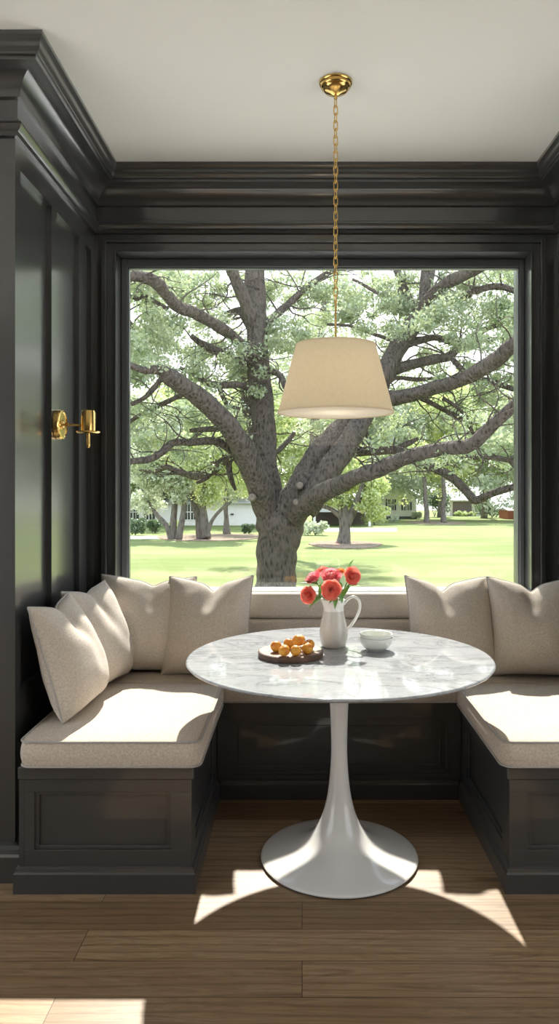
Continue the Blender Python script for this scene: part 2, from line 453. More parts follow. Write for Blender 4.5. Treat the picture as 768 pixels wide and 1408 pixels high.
# baseboards on the column fronts
bp = [(0, 0), (.045, 0), (.045, .085), (.038, .092), (.034, .105), (.02, .112), (0, .115)]
struct('baseboard_left', sweep([(-3.19, YN), (XL, YN), (XL, YN + .05)], bp), M['paint'])
struct('baseboard_right', sweep([(XR, YN + .05), (XR, YN), (3.19, YN)], bp), M['paint'])

# window: casing, jamb, sash frame, glass, sill
win = bpy.data.objects.new('window_1', None); COL.objects.link(win); win.location = ((ox0 + ox1) / 2, YB, oz0); win['kind'] = 'structure'
def ringframe(b, x0, x1, z0, z1, w, y0, y1, sides='lrtb'):
    if 'l' in sides: b.box(x0 - w, x0, y0, y1, z0 - (w if 'b' in sides else 0), z1 + w, .0015)
    if 'r' in sides: b.box(x1, x1 + w, y0, y1, z0 - (w if 'b' in sides else 0), z1 + w, .0015)
    if 't' in sides: b.box(x0, x1, y0, y1, z1, z1 + w, .0015)
    if 'b' in sides: b.box(x0, x1, y0, y1, z0 - w, z0, .0015)
b = MB()
ringframe(b, ox0, ox1, oz0, oz1, .009, YB - .030, YB, 'lrt')
ringframe(b, ox0 - .009, ox1 + .009, oz0, oz1 + .009, .034, YB - .022, YB, 'lrt')
ringframe(b, ox0 - .043, ox1 + .043, oz0, oz1 + .043, .012, YB - .034, YB, 'lrt')
ringframe(b, ox0 - .055, ox1 + .055, oz0, oz1 + .055, .012, YB - .028, YB, 'lrt')
obj('casing', b, M['paint'], win, smooth=True)
M['frame_paint'] = simple('frame_paint', (.10, .11, .115, 1), .28, 0, .5, 3, .05)
b = MB()
gz0, gz1 = .828, 2.350
gx0, gx1 = -.826, 1.030
b.box(ox0, gx0, YG - .03, YG + .03, oz0, oz1, .003); b.box(gx1, ox1, YG - .03, YG + .03, oz0, oz1, .003)
b.box(gx0, gx1, YG - .03, YG + .03, gz1, oz1, .003); b.box(gx0, gx1, YG - .03, YG + .03, oz0, gz0, .003)
b.box(gx0, gx0 + .005, YG - .018, YG + .012, gz0, gz1); b.box(gx1 - .005, gx1, YG - .018, YG + .012, gz0, gz1)
b.box(gx0, gx1, YG - .018, YG + .012, gz1 - .005, gz1)
obj('sash_frame', b, M['frame_paint'], win, smooth=True)
obj('pane', MB().box(gx0 + .001, gx1 - .001, YG, YG + .004, gz0 + .001, gz1 - .001), M['glass'], win)
obj('sill', MB().box(ox0, ox1, 3.325, YG - .02, .800, .834, .005), M['sill'], win, smooth=True)

# ------------------------------------------------------------------ banquette benches
TOPZ = .405
def panel(b, axis, s, face, a0, a1, z0, z1, fa0, fa1, fz0, fz1, t=.014):
    """raised stiles and rails round a recessed field, on the plane face; s = outward direction"""
    lo, hi = sorted((face - s * t, face))
    def bx(p0, p1, q0, q1, l=lo, h=hi):
        if axis == 'y': b.box(p0, p1, l, h, q0, q1, .001)
        else: b.box(l, h, p0, p1, q0, q1, .001)
    bx(a0, a1, fz1, z1); bx(a0, a1, z0, fz0); bx(a0, fa0, fz0, fz1); bx(fa1, a1, fz0, fz1)
    # small inner step
    l2, h2 = sorted((face - s * t, face - s * t * .45)); g = .012
    bx(fa0, fa1, fz1 - g, fz1, l2, h2); bx(fa0, fa1, fz0, fz0 + g, l2, h2); bx(fa0, fa0 + g, fz0 + g, fz1 - g, l2, h2); bx(fa1 - g, fa1, fz0 + g, fz1 - g, l2, h2)
BX0, BX1 = -.356, .668        # inner faces
YF = 2.345                    # near end faces
YI = 3.052                    # back bench front
def base_prof(): return [(0, 0), (.014, 0), (.014, .062), (.010, .068), (.008, .078), (0, .082)]
# left unit
t = thing('banquette_bench', (-.64, 2.7, 0), 'charcoal panelled bench against the wall with the brass sconce', 'bench', 'built-in banquette benches')
b = MB(); b.box(-.912 + .014, BX0 - .014, YF + .014, YI - .002, 0, TOPZ - .03); b.box(XL + .002, -.896, YN + .06, YI, .0, TOPZ - .03)
b.box(-.912, -.895, YF, YN + .06, 0, TOPZ - .03)
obj('body', b, M['satin'], t)
b = MB(); panel(b, 'y', -1, YF, -.895, BX0, .06, TOPZ - .03, -.863, -.424, .135, .322)
obj('end_panel', b, M['satin'], t)
b = MB(); panel(b, 'x', 1, BX0, YF + .014, YI - .002, .06, TOPZ - .03, YF + .085, YI - .10, .125, .325)
obj('side_panel', b, M['satin'], t)
obj('top_ledge', MB().box(-.914, BX0 + .008, YF - .008, YI - .002, TOPZ - .042, TOPZ, .004), M['satin'], t, smooth=True)
obj('plinth', sweep([(-.912, YF + .05), (-.912, YF), (BX0, YF), (BX0, YI - .016)], base_prof()), M['satin'], t)
# back unit
t = thing('banquette_bench', (.15, 3.2, 0), 'charcoal panelled bench under the window behind the table', 'bench', 'built-in banquette benches')
b = MB(); b.box(XL + .022, XR - .022, YI + .014, YB - .001, 0, TOPZ - .03)
obj('body', b, M['satin'], t)
b = MB(); panel(b, 'y', -1, YI, BX0 + .001, BX1 - .001, .05, TOPZ - .03, -.304, .618, .10, .338)
obj('front_panel', b, M['satin'], t)
b = MB(); g = .04
x0, x1, z0, z1 = -.304 + g, .618 - g, .10 + g, .338 - g
for q in ((x0, x1, z1, z1 + .006), (x0, x1, z0 - .006, z0), (x0 - .006, x0, z0 - .006, z1 + .006), (x1, x1 + .006, z0 - .006, z1 + .006)):
    b.box(q[0], q[1], YI + .009, YI + .0145, q[2], q[3], .001)
obj('bead', b, M['satin'], t)
obj('top_ledge', MB().box(XL + .002, XR - .002, YI - .0, YB - .002, TOPZ - .035, TOPZ, .003), M['satin'], t, smooth=True)
obj('plinth', sweep([(BX0 + .015, YI), (BX1 - .015, YI)], base_prof()), M['satin'], t)
# right unit
t = thing('banquette_bench', (.92, 2.7, 0), 'charcoal panelled bench with the long lit seat cushion, opposite the sconce', 'bench', 'built-in banquette benches')
b = MB(); b.box(BX1 + .014, XR - .002, YF + .014, YI - .002, 0, TOPZ - .03)
obj('body', b, M['satin'], t)
b = MB(); panel(b, 'y', -1, YF, BX1, XR - .002, .06, TOPZ - .03, .727, 1.12, .135, .322)
obj('end_panel', b, M['satin'], t)
b = MB(); panel(b, 'x', -1, BX1, YF + .014, YI - .002, .06, TOPZ - .03, YF + .085, YI - .10, .125, .325)
obj('side_panel', b, M['satin'], t)
obj('top_ledge', MB().box(BX1 - .008, XR - .001, YF - .008, YI - .002, TOPZ - .042, TOPZ, .004), M['satin'], t, smooth=True)
obj('plinth', sweep([(BX1, YI - .016), (BX1, YF), (XR - .002, YF)], base_prof()), M['satin'], t)

# ------------------------------------------------------------------ cushions
def rrect(x0, x1, y0, y1, r, n=7, m=10):
    pts = []
    for cx, cy, a0 in ((x1 - r, y1 - r, 0), (x0 + r, y1 - r, 90), (x0 + r, y0 + r, 180), (x1 - r, y0 + r, 270)):
        for k in range(n + 1):
            a = math.radians(a0 + 90 * k / n); pts.append((cx + r * math.cos(a), cy + r * math.sin(a)))
    out = []
    for i, p in enumerate(pts):
        q = pts[(i + 1) % len(pts)]; d = math.dist(p, q); k = max(1, int(d / .03))
        out += [(p[0] + (q[0] - p[0]) * j / k, p[1] + (q[1] - p[1]) * j / k) for j in range(k)]
    return out
def seat_cushion(x0, x1, y0, y1, z0, z1, label, r=.035, crown=.012, seed=0):
    cx, cy = (x0 + x1) / 2, (y0 + y1) / 2
    ring = rrect(x0, x1, y0, y1, r); n = len(ring)
    b = MB(); layers = []
    hw, hd = (x1 - x0) / 2, (y1 - y0) / 2
    def ins(d): return [(cx + (p[0] - cx) * (1 - d / hw), cy + (p[1] - cy) * (1 - d / hd)) for p in ring]
    layers.append((ins(.012), z0)); layers.append((ins(.002), z0 + .002)); layers.append((ins(0), z0 + .006))
    h = z1 - z0
    for k in range(1, 6):
        t_ = k / 6; layers.append((ins(-.006 * math.sin(t_ * PI)), z0 + .006 + (h - .012) * t_))
    layers.append((ins(0), z1 - .006)); layers.append((ins(.003), z1 - .001)); layers.append((ins(.010), z1))
    vs = []
    for L, z in layers: vs += [(p[0], p[1], z) for p in L]
    base = layers[-1][0]
    K = 12
    for k in range(1, K):
        s_ = 1 - k / K
        for p in base:
            x = cx + (p[0] - cx) * s_; y = cy + (p[1] - cy) * s_
            e = min(hw - abs(x - cx), hd - abs(y - cy)); e = max(0, e)
            z = z1 + crown * min(1, e / .12) ** .6 + .0025 * mnoise.noise(Vector((x * 7 + seed, y * 7, 0)))
            vs.append((x, y, z))
    vs.append((cx, cy, z1 + crown)); R = len(layers) + K - 1
    fs = [tuple(range(n - 1, -1, -1))]
    for k in range(R - 1):
        for i in range(n): fs.append((k * n + i, k * n + (i + 1) % n, (k + 1) * n + (i + 1) % n, (k + 1) * n + i))
    for i in range(n): fs.append(((R - 1) * n + i, (R - 1) * n + (i + 1) % n, R * n))
    b.add(vs, fs)
    o = obj('seat_cushion', b, M['seat_linen'], smooth=True, angle=0, origin=(cx, cy, z0))
    tag(o, label, 'cushion', 'seat cushions on the benches')
    for z in (z1 - .003, z0 + .005):
        w = ins(-.002); pb = MB().tube([(p[0], p[1], z) for p in w], .0035, 7, closed=True)
        obj('piping', pb, M['piping'], o, smooth=True, angle=0)
    return o
SZ = .492
seat_cushion(-.904, -.328, YF - .018, YI - .024, TOPZ, SZ, 'beige piped seat cushion beneath the row of pillows by the sconce', seed=1)
seat_cushion(-.955, 1.175, YI - .018, 3.262, TOPZ, SZ - .003, 'long beige seat cushion under the window, half hidden by the table', seed=2)
seat_cushion(.642, 1.175, YF - .018, YI - .024, TOPZ, SZ, 'beige piped seat cushion lit by sun, with no pillows near its front end', seed=3)
# upholstered back pad of two stacked channels
t = thing('backrest_pad', (.1, 3.3, SZ), 'beige upholstered backrest pad in two channels below the white window sill', 'backrest')
def roll(x0, x1, y0, y1, z0, z1, r):
    b = MB(); prof_ = []
    for a0, cy, cz in ((180, y0 + r, z0 + r), (270, y1 - r, z0 + r), (0, y1 - r, z1 - r), (90, y0 + r, z1 - r)):
        for k in range(6):
            a = math.radians(a0 + 90 * k / 5); prof_.append((cy + r * math.cos(a), cz + r * math.sin(a)))
    n = len(prof_); xs = [x0, x0 + .006] + list(np.linspace(x0 + .02, x1 - .02, 40)) + [x1 - .006, x1]
    vs = []
    for k, x in enumerate(xs):
        f = .9 if k in (0, len(xs) - 1) else 1
        for y, z in prof_:
            yc, zc = (y0 + y1) / 2, (z0 + z1) / 2
            vs.append((x, yc + (y - yc) * f + .002 * mnoise.noise(Vector((x * 9, z * 9, 1))), zc + (z - zc) * f))
    fs = [tuple(range(n)), tuple(range(len(xs) * n - 1, (len(xs) - 1) * n - 1, -1))]
    for k in range(len(xs) - 1):
        for i in range(n): fs.append((k * n + i, k * n + (i + 1) % n, (k + 1) * n + (i + 1) % n, (k + 1) * n + i))
    return b.add(vs, fs)
obj('upper_channel', roll(-.935, 1.16, 3.262, 3.333, .716, .829, .02), M['pad_linen'], t, smooth=True, angle=0)
obj('lower_channel', roll(-.935, 1.16, 3.264, 3.333, SZ - .085, .714, .02), M['pad_linen'], t, smooth=True, angle=0)

# ------------------------------------------------------------------ throw pillows
def pillow(W, Hh, T, pos, yaw, lean, rollz, label, chop=.03, cx=0.0, seed=0, N=44):
    """pos = middle of the bottom edge; yaw 0 faces the camera, + turns towards +X; lean tips the top back"""
    b = MB(); idx = {}
    rs = random.Random(seed)
    def shape(u, v, side):
        pin = .055
        x = W / 2 * u * (1 - pin * (1 - v * v) * abs(u) ** 1.5)
        y = Hh / 2 * v * (1 - pin * (1 - u * u) * abs(v) ** 1.5)
        e = max(0., (1 - abs(u) ** 2.4)) * max(0., (1 - abs(v) ** 2.4))
        th = T / 2 * e ** .42 * (1.2 if side > 0 else .62)
        # fuller towards the bottom
        th *= 1 - .26 * v
        if chop:
            s_ = min(1, max(0, (v + .15) / 1.15)); s_ = s_ * s_ * (3 - 2 * s_)
            g = .7 * max(0, 1 - abs(u - cx) / .95) ** 1.3 + .5 * math.exp(-((u - cx) / .16) ** 2)
            y -= chop * g * s_
            th *= 1 - .38 * g * s_ * (1 if side > 0 else .6)
        q = Vector((u * 2.1 + seed * 3.7, v * 2.1, side * 2))
        th += e ** .5 * .009 * mnoise.noise(q)
        # creases running in from the corners
        cr = abs(abs(u) - abs(v)); rr = max(abs(u), abs(v))
        th -= .010 * math.exp(-(cr / .09) ** 2) * max(0, rr - .55) * e ** .3 * 2.0
        # wrinkles fanning below the chop
        if chop:
            th += .004 * e * math.sin(9 * math.atan2(u - cx, 1.25 - v)) * max(0, v)
        return (x, y + Hh / 2, side * th + .012 * (1 - v * v) * 0)
    for side in (1, -1):
        for j in range(N + 1):
            for i in range(N + 1):
                u = math.sin((i / N * 2 - 1) * PI / 2); v = math.sin((j / N * 2 - 1) * PI / 2)
                edge = i in (0, N) or j in (0, N)
                if edge and side < 0: idx[(side, i, j)] = idx[(1, i, j)]; continue
                idx[(side, i, j)] = len(b.v); b.v.append(shape(u, v, side))
        for j in range(N):
            for i in range(N):
                f = (idx[(side, i, j)], idx[(side, i + 1, j)], idx[(side, i + 1, j + 1)], idx[(side, i, j + 1)])
                b.f.append(f if side > 0 else f[::-1])
    # local: x width, y up, z front  ->  world x, z, -y
    R0 = Matrix(((1, 0, 0), (0, 0, -1), (0, 1, 0))).to_4x4()
    R = Matrix.Rotation(yaw, 4, 'Z') @ Matrix.Rotation(-lean, 4, 'X') @ Matrix.Rotation(rollz, 4, 'Y') @ R0
    o = obj('throw_pillow', b, M['linen'], smooth=True, angle=0, fix=False)
    edge = [(i, 0) for i in range(N)] + [(N, j) for j in range(N)] + [(i, N) for i in range(N, 0, -1)] + [(0, j) for j in range(N, 0, -1)]
    pts = [b.v[idx[(1, i, j)]] for i, j in edge]
    pp = obj('piping', MB().tube(pts, .0038, 7, closed=True), M['piping'], o, smooth=True, angle=0)
    o.matrix_basis = Matrix.Translation(pos) @ R
    tag(o, label, 'pillow', 'linen throw pillows on the banquette')
    return o
PZ = SZ + .012
D = math.radians
pillow(.37, .41, .18, (-.800, 2.645, PZ), D(87), D(17), D(0), 'beige linen pillow at the near end of the sconce-side bench', .03, .05, 1)
pillow(.36, .41, .17, (-.790, 2.965, PZ), D(78), D(15), D(0), 'beige linen pillow wedged between the end pillow and the corner pillow', .02, 0, 2)
pillow(.42, .42, .18, (-.69, 3.165, PZ), D(6), D(16), D(2), 'beige linen pillow in the corner beside the window, behind its neighbours', .03, .1, 3)
pillow(.385, .43, .18, (-.415, 3.105, PZ), D(-10), D(19), D(-2), 'beige linen pillow with a deep dent, leaning before the bare backrest near the fruit', .05, .1, 4)
pillow(.385, .43, .18, (.65, 3.105, PZ), D(8), D(19), D(2), 'beige linen pillow with a centre dent, just behind the bowls', .05, -.15, 5)
pillow(.37, .42, .19, (.990, 3.09, PZ), D(-6), D(15), D(0), 'beige linen pillow against the far corner, cut by the edge of the picture', .045, 0, 6)

# ------------------------------------------------------------------ tulip table
TX, TY, TZ = .131, 2.57, .71
t = thing('tulip_table', (TX, TY, 0), 'round pedestal table with white marble top and glossy white trumpet base', 'table')
pr = [(.535, TZ - .006), (.533, TZ - .002), (.529, TZ), (.5275, TZ), (.52, TZ), (.40, TZ), (.2, TZ), (0, TZ)]
pr = [(0, TZ - .012), (.50, TZ - .012), (.532, TZ - .010)] + pr
obj('table_top', MB().lathe(pr, (TX, TY, 0), 128), M['marble'], t, smooth=True, angle=40)
obj('table_rim', MB().lathe([(0, TZ - .024), (.47, TZ - .024), (.500, TZ - .021), (.531, TZ - .0105), (.50, TZ - .0122), (0, TZ - .0122)], (TX, TY, 0), 128), M['marble_edge'], t, smooth=True, angle=40)
ped = [(.275, .006), (.276, .010), (.272, .014), (.255, .019), (.225, .026), (.185, .036), (.150, .048), (.120, .063), (.097, .082), (.080, .104), (.067, .130),
       (.0545, .165), (.0455, .20), (.0385, .24), (.0335, .285), (.030, .335), (.0285, .38), (.0288, .43), (.0305, .49), (.0335, .55), (.037, .61), (.041, .66), (.046, .69)]
sp = smoothpath(ped[2:], 4); ped = ped[:2] + [tuple(x) for x in sp]
obj('pedestal', MB().lathe(ped, (TX, TY, 0), 96), M['white_gloss'], t, smooth=True, angle=50)
obj('foot_ring', MB().lathe([(.262, 0), (.270, 0), (.270, .007), (.262, .007), (.262, 0)], (TX, TY, 0), 96, cap=False), M['rubber'], t, smooth=True)

# round board and apricots
BXc, BYc = -.040, 2.562
t = thing('serving_board', (BXc, BYc, TZ), 'round dark wooden board on the marble table holding apricots', 'serving board')
obj('board_edge', MB().lathe([(.111, TZ), (.114, TZ + .003), (.1145, TZ + .012), (.1145, TZ + .019), (.111, TZ + .0215)], (BXc, BYc, 0), 80), M['walnut'], t, smooth=True, angle=40)
obj('board_surface', MB().lathe([(0, TZ + .0205), (.110, TZ + .0205), (.110, TZ + .0218), (0, TZ + .0218)], (BXc, BYc, 0), 80), M['board'], t, smooth=True, angle=40)
def apricot(x, y, z, r, rot, label):
    b = MB(); n, m = 28, 18; vs = []
    for j in range(m + 1):
        th = PI * j / m
        for i in range(n):
            ph = 2 * PI * i / n
            rr = r * (1 - .07 * math.exp(-(min(ph, 2 * PI - ph) / .30) ** 2) * math.sin(th) ** .5)
            rr *= 1 - .16 * math.exp(-(th / .38) ** 2)
            vs.append((rr * math.sin(th) * math.cos(ph), rr * math.sin(th) * math.sin(ph) , rr * math.cos(th) * .95))
    fs = []
    for j in range(m):
        for i in range(n): fs.append((j * n + i, j * n + (i + 1) % n, (j + 1) * n + (i + 1) % n, (j + 1) * n + i))
    b.add(vs, fs)
    o = obj('apricot', b, M['apricot'], smooth=True, angle=0)
    s = MB().tube([(0, 0, r * .80), (.001, 0, r * .9), (.002, 0, r * .97)], [.0014, .0011, .0012], 6)
    obj('stalk', s, M['apricot_stem'], o, smooth=True)
    o.location = (x, y, z); o.rotation_euler = rot
    tag(o, label, 'apricot', 'apricots on the round board'); return o
az = TZ + .0215 + .0190
aps = [(379.3, 2.530, 0, .0200, (.9, .3, 2.6), 'orange apricot lying alone at the outer end of the pile, away from the pitcher'),
       (390.6, 2.468, 0, .0197, (.4, .2, -1.4), 'orange apricot in the front row, second from the pile end away from the pitcher'),
       (406.4, 2.470, 0, .0188, (-.5, .7, .4), 'orange apricot in the middle of the front row with a reddish top'),
       (422.3, 2.500, 0, .0200, (.5, -.6, -1.2), 'creased orange apricot at the front end nearest the pitcher'),
       (396.8, 2.585, 0, .0192, (.2, .4, 1.), 'orange apricot at the back of the pile, behind the second one in front'),
       (424.6, 2.560, 0, .0197, (.3, .3, -1.9), 'orange apricot peeking out behind the creased one nearest the pitcher'),
       (409.0, 2.520, .0235, .0195, (.8, .2, -.9), 'orange apricot resting on top of the pile'),
       (412.0, 2.615, .004, .0205, (.2, -.3, 0), 'darker reddish apricot at the very back of the pile')]
for px, Y, dz, r, rot, lb in aps:
    apricot((px - AX) / F * Y, Y, TZ + .0218 + r * .97 + dz, r, rot, lb)

# pitcher
PX, PY = .118, 2.72
t = thing('pitcher', (PX, PY, TZ), 'white ceramic pitcher with looped handle holding the roses', 'pitcher')
def dens(p, n=5): return [tuple(x) for x in smoothpath(p, n)]
outer = dens([(.041, 0), (.0455, .006), (.0505, .025), (.0525, .045), (.0515, .065), (.0465, .092), (.0405, .118), (.0380, .135)])
upper = dens([(.0380, .135), (.0375, .145), (.0390, .160), (.0430, .176)])
lo = [(0, .0)] + outer + [(x - .004, z) for x, z in outer[::-1]] 
obj('body', MB().lathe([(r, TZ + z) for r, z in ([(0, 0)] + outer + [(.034, .135)])], (PX, PY, 0), 64, cap=False), M['ceramic_shaded'], t, smooth=True, angle=60)
b = MB(); prof_u = upper + [(.0415, .1765), (.0395, .175)] + [(x - .004, z) for x, z in upper[::-1]][1:]
n = 64; vs = []; fs = []
for r, z in prof_u:
    for i in range(n):
        a = 2 * PI * i / n; k = max(0, math.cos(a - PI)) ** 6 * max(0, (z - .145) / .03)   # spout away from the handle
        vs.append((PX + (r + .009 * k) * math.cos(a), PY + (r + .0 * k) * math.sin(a), TZ + z + .004 * k))
for k in range(len(prof_u) - 1):
    for i in range(n): fs.append((k * n + i, k * n + (i + 1) % n, (k + 1) * n + (i + 1) % n, (k + 1) * n + i))
b.add(vs, fs)
obj('neck', b, M['ceramic'], t, smooth=True, angle=60)
hp = smoothpath([(.037, 0, .158), (.055, 0, .178), (.076, 0, .186), (.094, 0, .172), (.098, 0, .145), (.088, 0, .115), (.070, 0, .085), (.051, 0, .064), (.047, 0, .060)], 7)
hm = MB().tube([(PX + p[0], PY + p[1], TZ + p[2]) for p in hp], .0052, 12)
obj('handle', hm, M['ceramic'], t, smooth=True, angle=60)

# nested bowls
def bowl(name, cx, cy, z0, R, hgt, mat, label):
    b = MB(); o_ = [(0, 0), (.024, 0), (.0255, .004)]
    for k in range(1, 13):
        a = k / 12; o_.append((.0255 + (R - .0255) * math.sin(a * PI / 2) ** .9, .004 + (hgt - .004) * (1 - math.cos(a * PI / 2)) ** .85))
    o_ += [(R + .0012, hgt + .001), (R, hgt + .0025), (R - .003, hgt + .0015)]
    for k in range(11, -1, -1):
        a = k / 12; o_.append((max(0, (R - .0255) * math.sin(a * PI / 2) ** .9 + .0255 - .0045), .008 + (hgt - .008) * (1 - math.cos(a * PI / 2)) ** .85))
    o_.append((0, .008))
    b.lathe([(r, z0 + z) for r, z in o_], (cx, cy, 0), 72, cap=False)
    o = obj(name, b, mat, smooth=True, angle=50, origin=(cx, cy, z0))
    return tag(o, label, 'bowl', 'nested bowls on the table')
bowl('bowl', .270, 2.655, TZ, .0612, .048, M['bowl'], 'pale ceramic bowl on the marble, the lower of the nested pair')
bowl('bowl', .270, 2.655, TZ + .0135, .0595, .047, M['bowl'], 'pale ceramic bowl sitting inside the other, its open rim on top')

# ------------------------------------------------------------------ roses
def rose(px, py, Y, R, facing, mat, label, tight=1.0, seed=0, extra_leaf=()):
    c = P(px, py, Y); rs = random.Random(seed)
    nrm = Vector(facing).normalized()
    t = thing('rose', (PX, PY, TZ + .03), label, 'flower', 'roses in the pitcher')
    b = MB(); q = nrm.to_track_quat('Z', 'Y'); n = 30
    for k in range(n):
        f = (k + .5) / n; a0 = k * 2.39996 + rs.random() * .3
        rad = R * (.10 + .90 * f ** .75); hgt = R * (.95 - .42 * f); wdt = (1.15 - .25 * f) * tight
        vs = []; fs = []; NS, NT_ = 7, 6
        for j in range(NT_):
            tt = j / (NT_ - 1)
            for i in range(NS):
                s_ = i / (NS - 1) * 2 - 1
                ww = wdt * math.sin(min(1, .35 + tt * .9) * PI / 2) * (1 - .25 * max(0, tt - .75) * 4 * s_ * s_ * .6)
                a = a0 + s_ * ww
                rho = rad * (.18 + .82 * tt ** .55) * (1 + .03 * s_) + R * .14 * f * max(0, tt - .75) * 4
                z = -R * .45 + (hgt + R * .30) * tt - R * .10 * s_ * s_ * tt - R * .22 * f * max(0, tt - .7) * 3
                rho += .03 * R * math.sin(s_ * 5 + k) * tt
                vs.append(q @ Vector((rho * math.cos(a), rho * math.sin(a), z)) + c)
        for j in range(NT_ - 1):
            for i in range(NS - 1): fs.append((j * NS + i, j * NS + i + 1, (j + 1) * NS + i + 1, (j + 1) * NS + i))
        b.add(vs, fs)
    obj('bloom', b, mat, t, smooth=True, angle=0, fix=False)
    st = MB(); e = c - nrm * R * .35
    mid = Vector((PX + (e.x - PX) * .35, PY + (e.y - PY) * .3, TZ + .172))
    base = Vector((PX - (e.x - PX) * .25, PY - (e.y - PY) * .2, TZ + .03))
    pth = smoothpath([tuple(base), tuple(mid), tuple(mid * .45 + e * .55 - nrm * .006), tuple(e)], 6)
    st.tube(pth, .0019, 7)
    obj('stem', st, M['stem'], t, smooth=True)
    cx_ = MB()
    for k in range(5):      # calyx
        a = 2 * PI * k / 5; u = q @ Vector((math.cos(a), math.sin(a), 0)); w = nrm.cross(u)
        p0 = c - nrm * R * .48; p1 = c - nrm * R * .35 + u * R * .55; p2 = c - nrm * R * .05 + u * R * .80
        cx_.add([p0, p1 + w * R * .14, p2, p1 - w * R * .14], [(0, 1, 2, 3)])
    obj('calyx', cx_, M['stem'], t, fix=False)
    for (ax, ay, aY, bx, by, bY, wd) in extra_leaf: leaf(ax, ay, aY, bx, by, bY, wd, t)
    return t
def leaf(ax, ay, aY, bx, by, bY, wd, parent):
    A = P(ax, ay, aY); B = P(bx, by, bY); d = B - A; L = d.length; d.normalize()
    side = d.cross(Vector((0, -.5, 1)).normalized()).normalized(); up = side.cross(d).normalized()
    vs = []; fs = []; n = 12
    for k in range(n + 1):
        tt = k / n; w = wd * math.sin(PI * tt ** .8) * (1 - .35 * tt) + .0003
        p = A + d * L * tt + up * (math.sin(tt * PI) * L * .10)
        for s_ in (-1, -.5, 0, .5, 1): vs.append(p + side * w * s_ + up * (abs(s_) * w * .35))
    for k in range(n):
        for i in range(4): fs.append((k * 5 + i, k * 5 + i + 1, (k + 1) * 5 + i + 1, (k + 1) * 5 + i))
    return obj('leaf', MB().add(vs, fs), M['leaf_rose'], parent, smooth=True, angle=0, fix=False)
rose(424, 818, 2.69, .0310, (-.45, -.85, .0), M['petal_coral'], 'coral rose drooping lowest over the spout side of the pitcher', 1, 1,
     [(443, 820, 2.70, 425, 835, 2.685, .015), (440, 806, 2.72, 411, 801, 2.70, .009)])
rose(431, 795, 2.72, .0320, (-.5, -.35, .8), M['petal_pink'], 'pink rose tilted upwards above the drooping coral one', 1, 2, [(446, 800, 2.72, 438, 822, 2.70, .013)])
rose(455, 793, 2.74, .0400, (.02, -.55, .85), M['petal_pink'], 'wide pink rose open upwards behind the front rose', 1.05, 3)
rose(454.5, 811, 2.675, .0360, (.0, -1, .12), M['petal_coral'], 'coral rose facing forward at the centre front of the bouquet', 1, 4,
     [(462, 820, 2.69, 460, 838, 2.665, .009), (468, 816, 2.70, 452, 830, 2.67, .014), (466, 812, 2.69, 470, 830, 2.67, .012)])
rose(483, 792, 2.71, .0330, (.40, -.85, .30), M['petal_coral'], 'coral rose turned outwards on the handle side', 1, 5,
     [(474, 808, 2.71, 498, 805, 2.70, .010), (468, 824, 2.70, 484, 803, 2.71, .014), (478, 786, 2.73, 486, 769, 2.72, .008)])
rose(444, 786, 2.79, .0280, (-.1, -.1, 1), M['petal_coral'], 'small coral rose peeking over the back of the bouquet', 1, 6)
rose(468, 786, 2.77, .0185, (.1, -.3, 1), M['petal_orange'], 'tiny orange rosebud between the wide pink and the outward coral rose', .8, 7, [(466, 800, 2.72, 470, 815, 2.70, .008)])

# ------------------------------------------------------------------ pendant lamp
LX, LY = .120, 2.60
t = thing('pendant_lamp', (LX, LY, H), 'cream tapered drum shade pendant on a brass chain above the table', 'pendant lamp')
cp = [(0, H - .048), (.010, H - .047), (.020, H - .040), (.038, H - .034), (.046, H - .026), (.047, H - .022), (.051, H - .020), (.053, H - .014), (.0525, H - .012), (.057, H - .010), (.0595, H - .005), (.0595, H - .0005), (0, H - .0005)]
obj('ceiling_canopy', MB().lathe(cp, (LX, LY, 0), 64), M['brass'], t, smooth=True, angle=50)
b = MB(); z = H - .048; k = 0
b.tube([(LX, LY, z + .004), (LX, LY, z - .012)], .006, 12)
z -= .012
while z > 1.975:
    L_, w_ = .0335, .0075; pts = []
    for i in range(20):
        a = 2 * PI * i / 20; u = w_ * math.cos(a); v_ = (L_ / 2 - w_) * (1 if math.sin(a) > 0 else -1) + w_ * math.sin(a)
        ang = .45 if k % 2 else .45 + PI / 2
        pts.append((LX + u * math.cos(ang), LY + u * math.sin(ang), z - L_ / 2 + .003 + v_))
    b.tube(pts, .0021, 7, closed=True); z -= L_ - .0065; k += 1
obj('chain', b, M['brass'], t, smooth=True, angle=0)
obj('rod', MB().tube([(LX, LY, z + .008), (LX, LY, 1.74)], .0036, 12), M['brass'], t, smooth=True)
SB, ST = 1.570, 1.812
def shell(r0, z0, r1, z1, th, n=96):
    return MB().lathe([(r0, z0), (r1, z1), (r1 - th, z1), (r0 - th, z0), (r0, z0)], (LX, LY, 0), n, cap=False)
sh = obj('lamp_shade', shell(.207, SB, .143, ST, .0012), M['shade'], t, smooth=True, angle=40)
for r, z in ((.2065, SB + .002), (.1425, ST - .002)):
    b = MB().lathe([(r + .0012, z - .003), (r + .0012, z + .003), (r - .0005, z + .003), (r - .0005, z - .003), (r + .0012, z - .003)], (LX, LY, 0), 96, cap=False)
    obj('hem_tape', b, M['shade'], sh, smooth=True, angle=40)
obj('diffuser', MB().lathe([(0, SB + .002), (.203, SB + .002), (.203, SB + .0035), (0, SB + .0035)], (LX, LY, 0), 96), M['shade_liner'], t, smooth=True, angle=40)
b = MB()
for a in (0, 2 * PI / 3, 4 * PI / 3): b.tube([(LX, LY, ST - .02), (LX + .142 * math.cos(a), LY + .142 * math.sin(a), ST - .004)], .0015, 6)
b.lathe([(.016, 1.70), (.018, 1.705), (.018, 1.745), (.006, 1.752)], (LX, LY, 0), 24)
obj('shade_carrier', b, M['brass'], t, smooth=True)

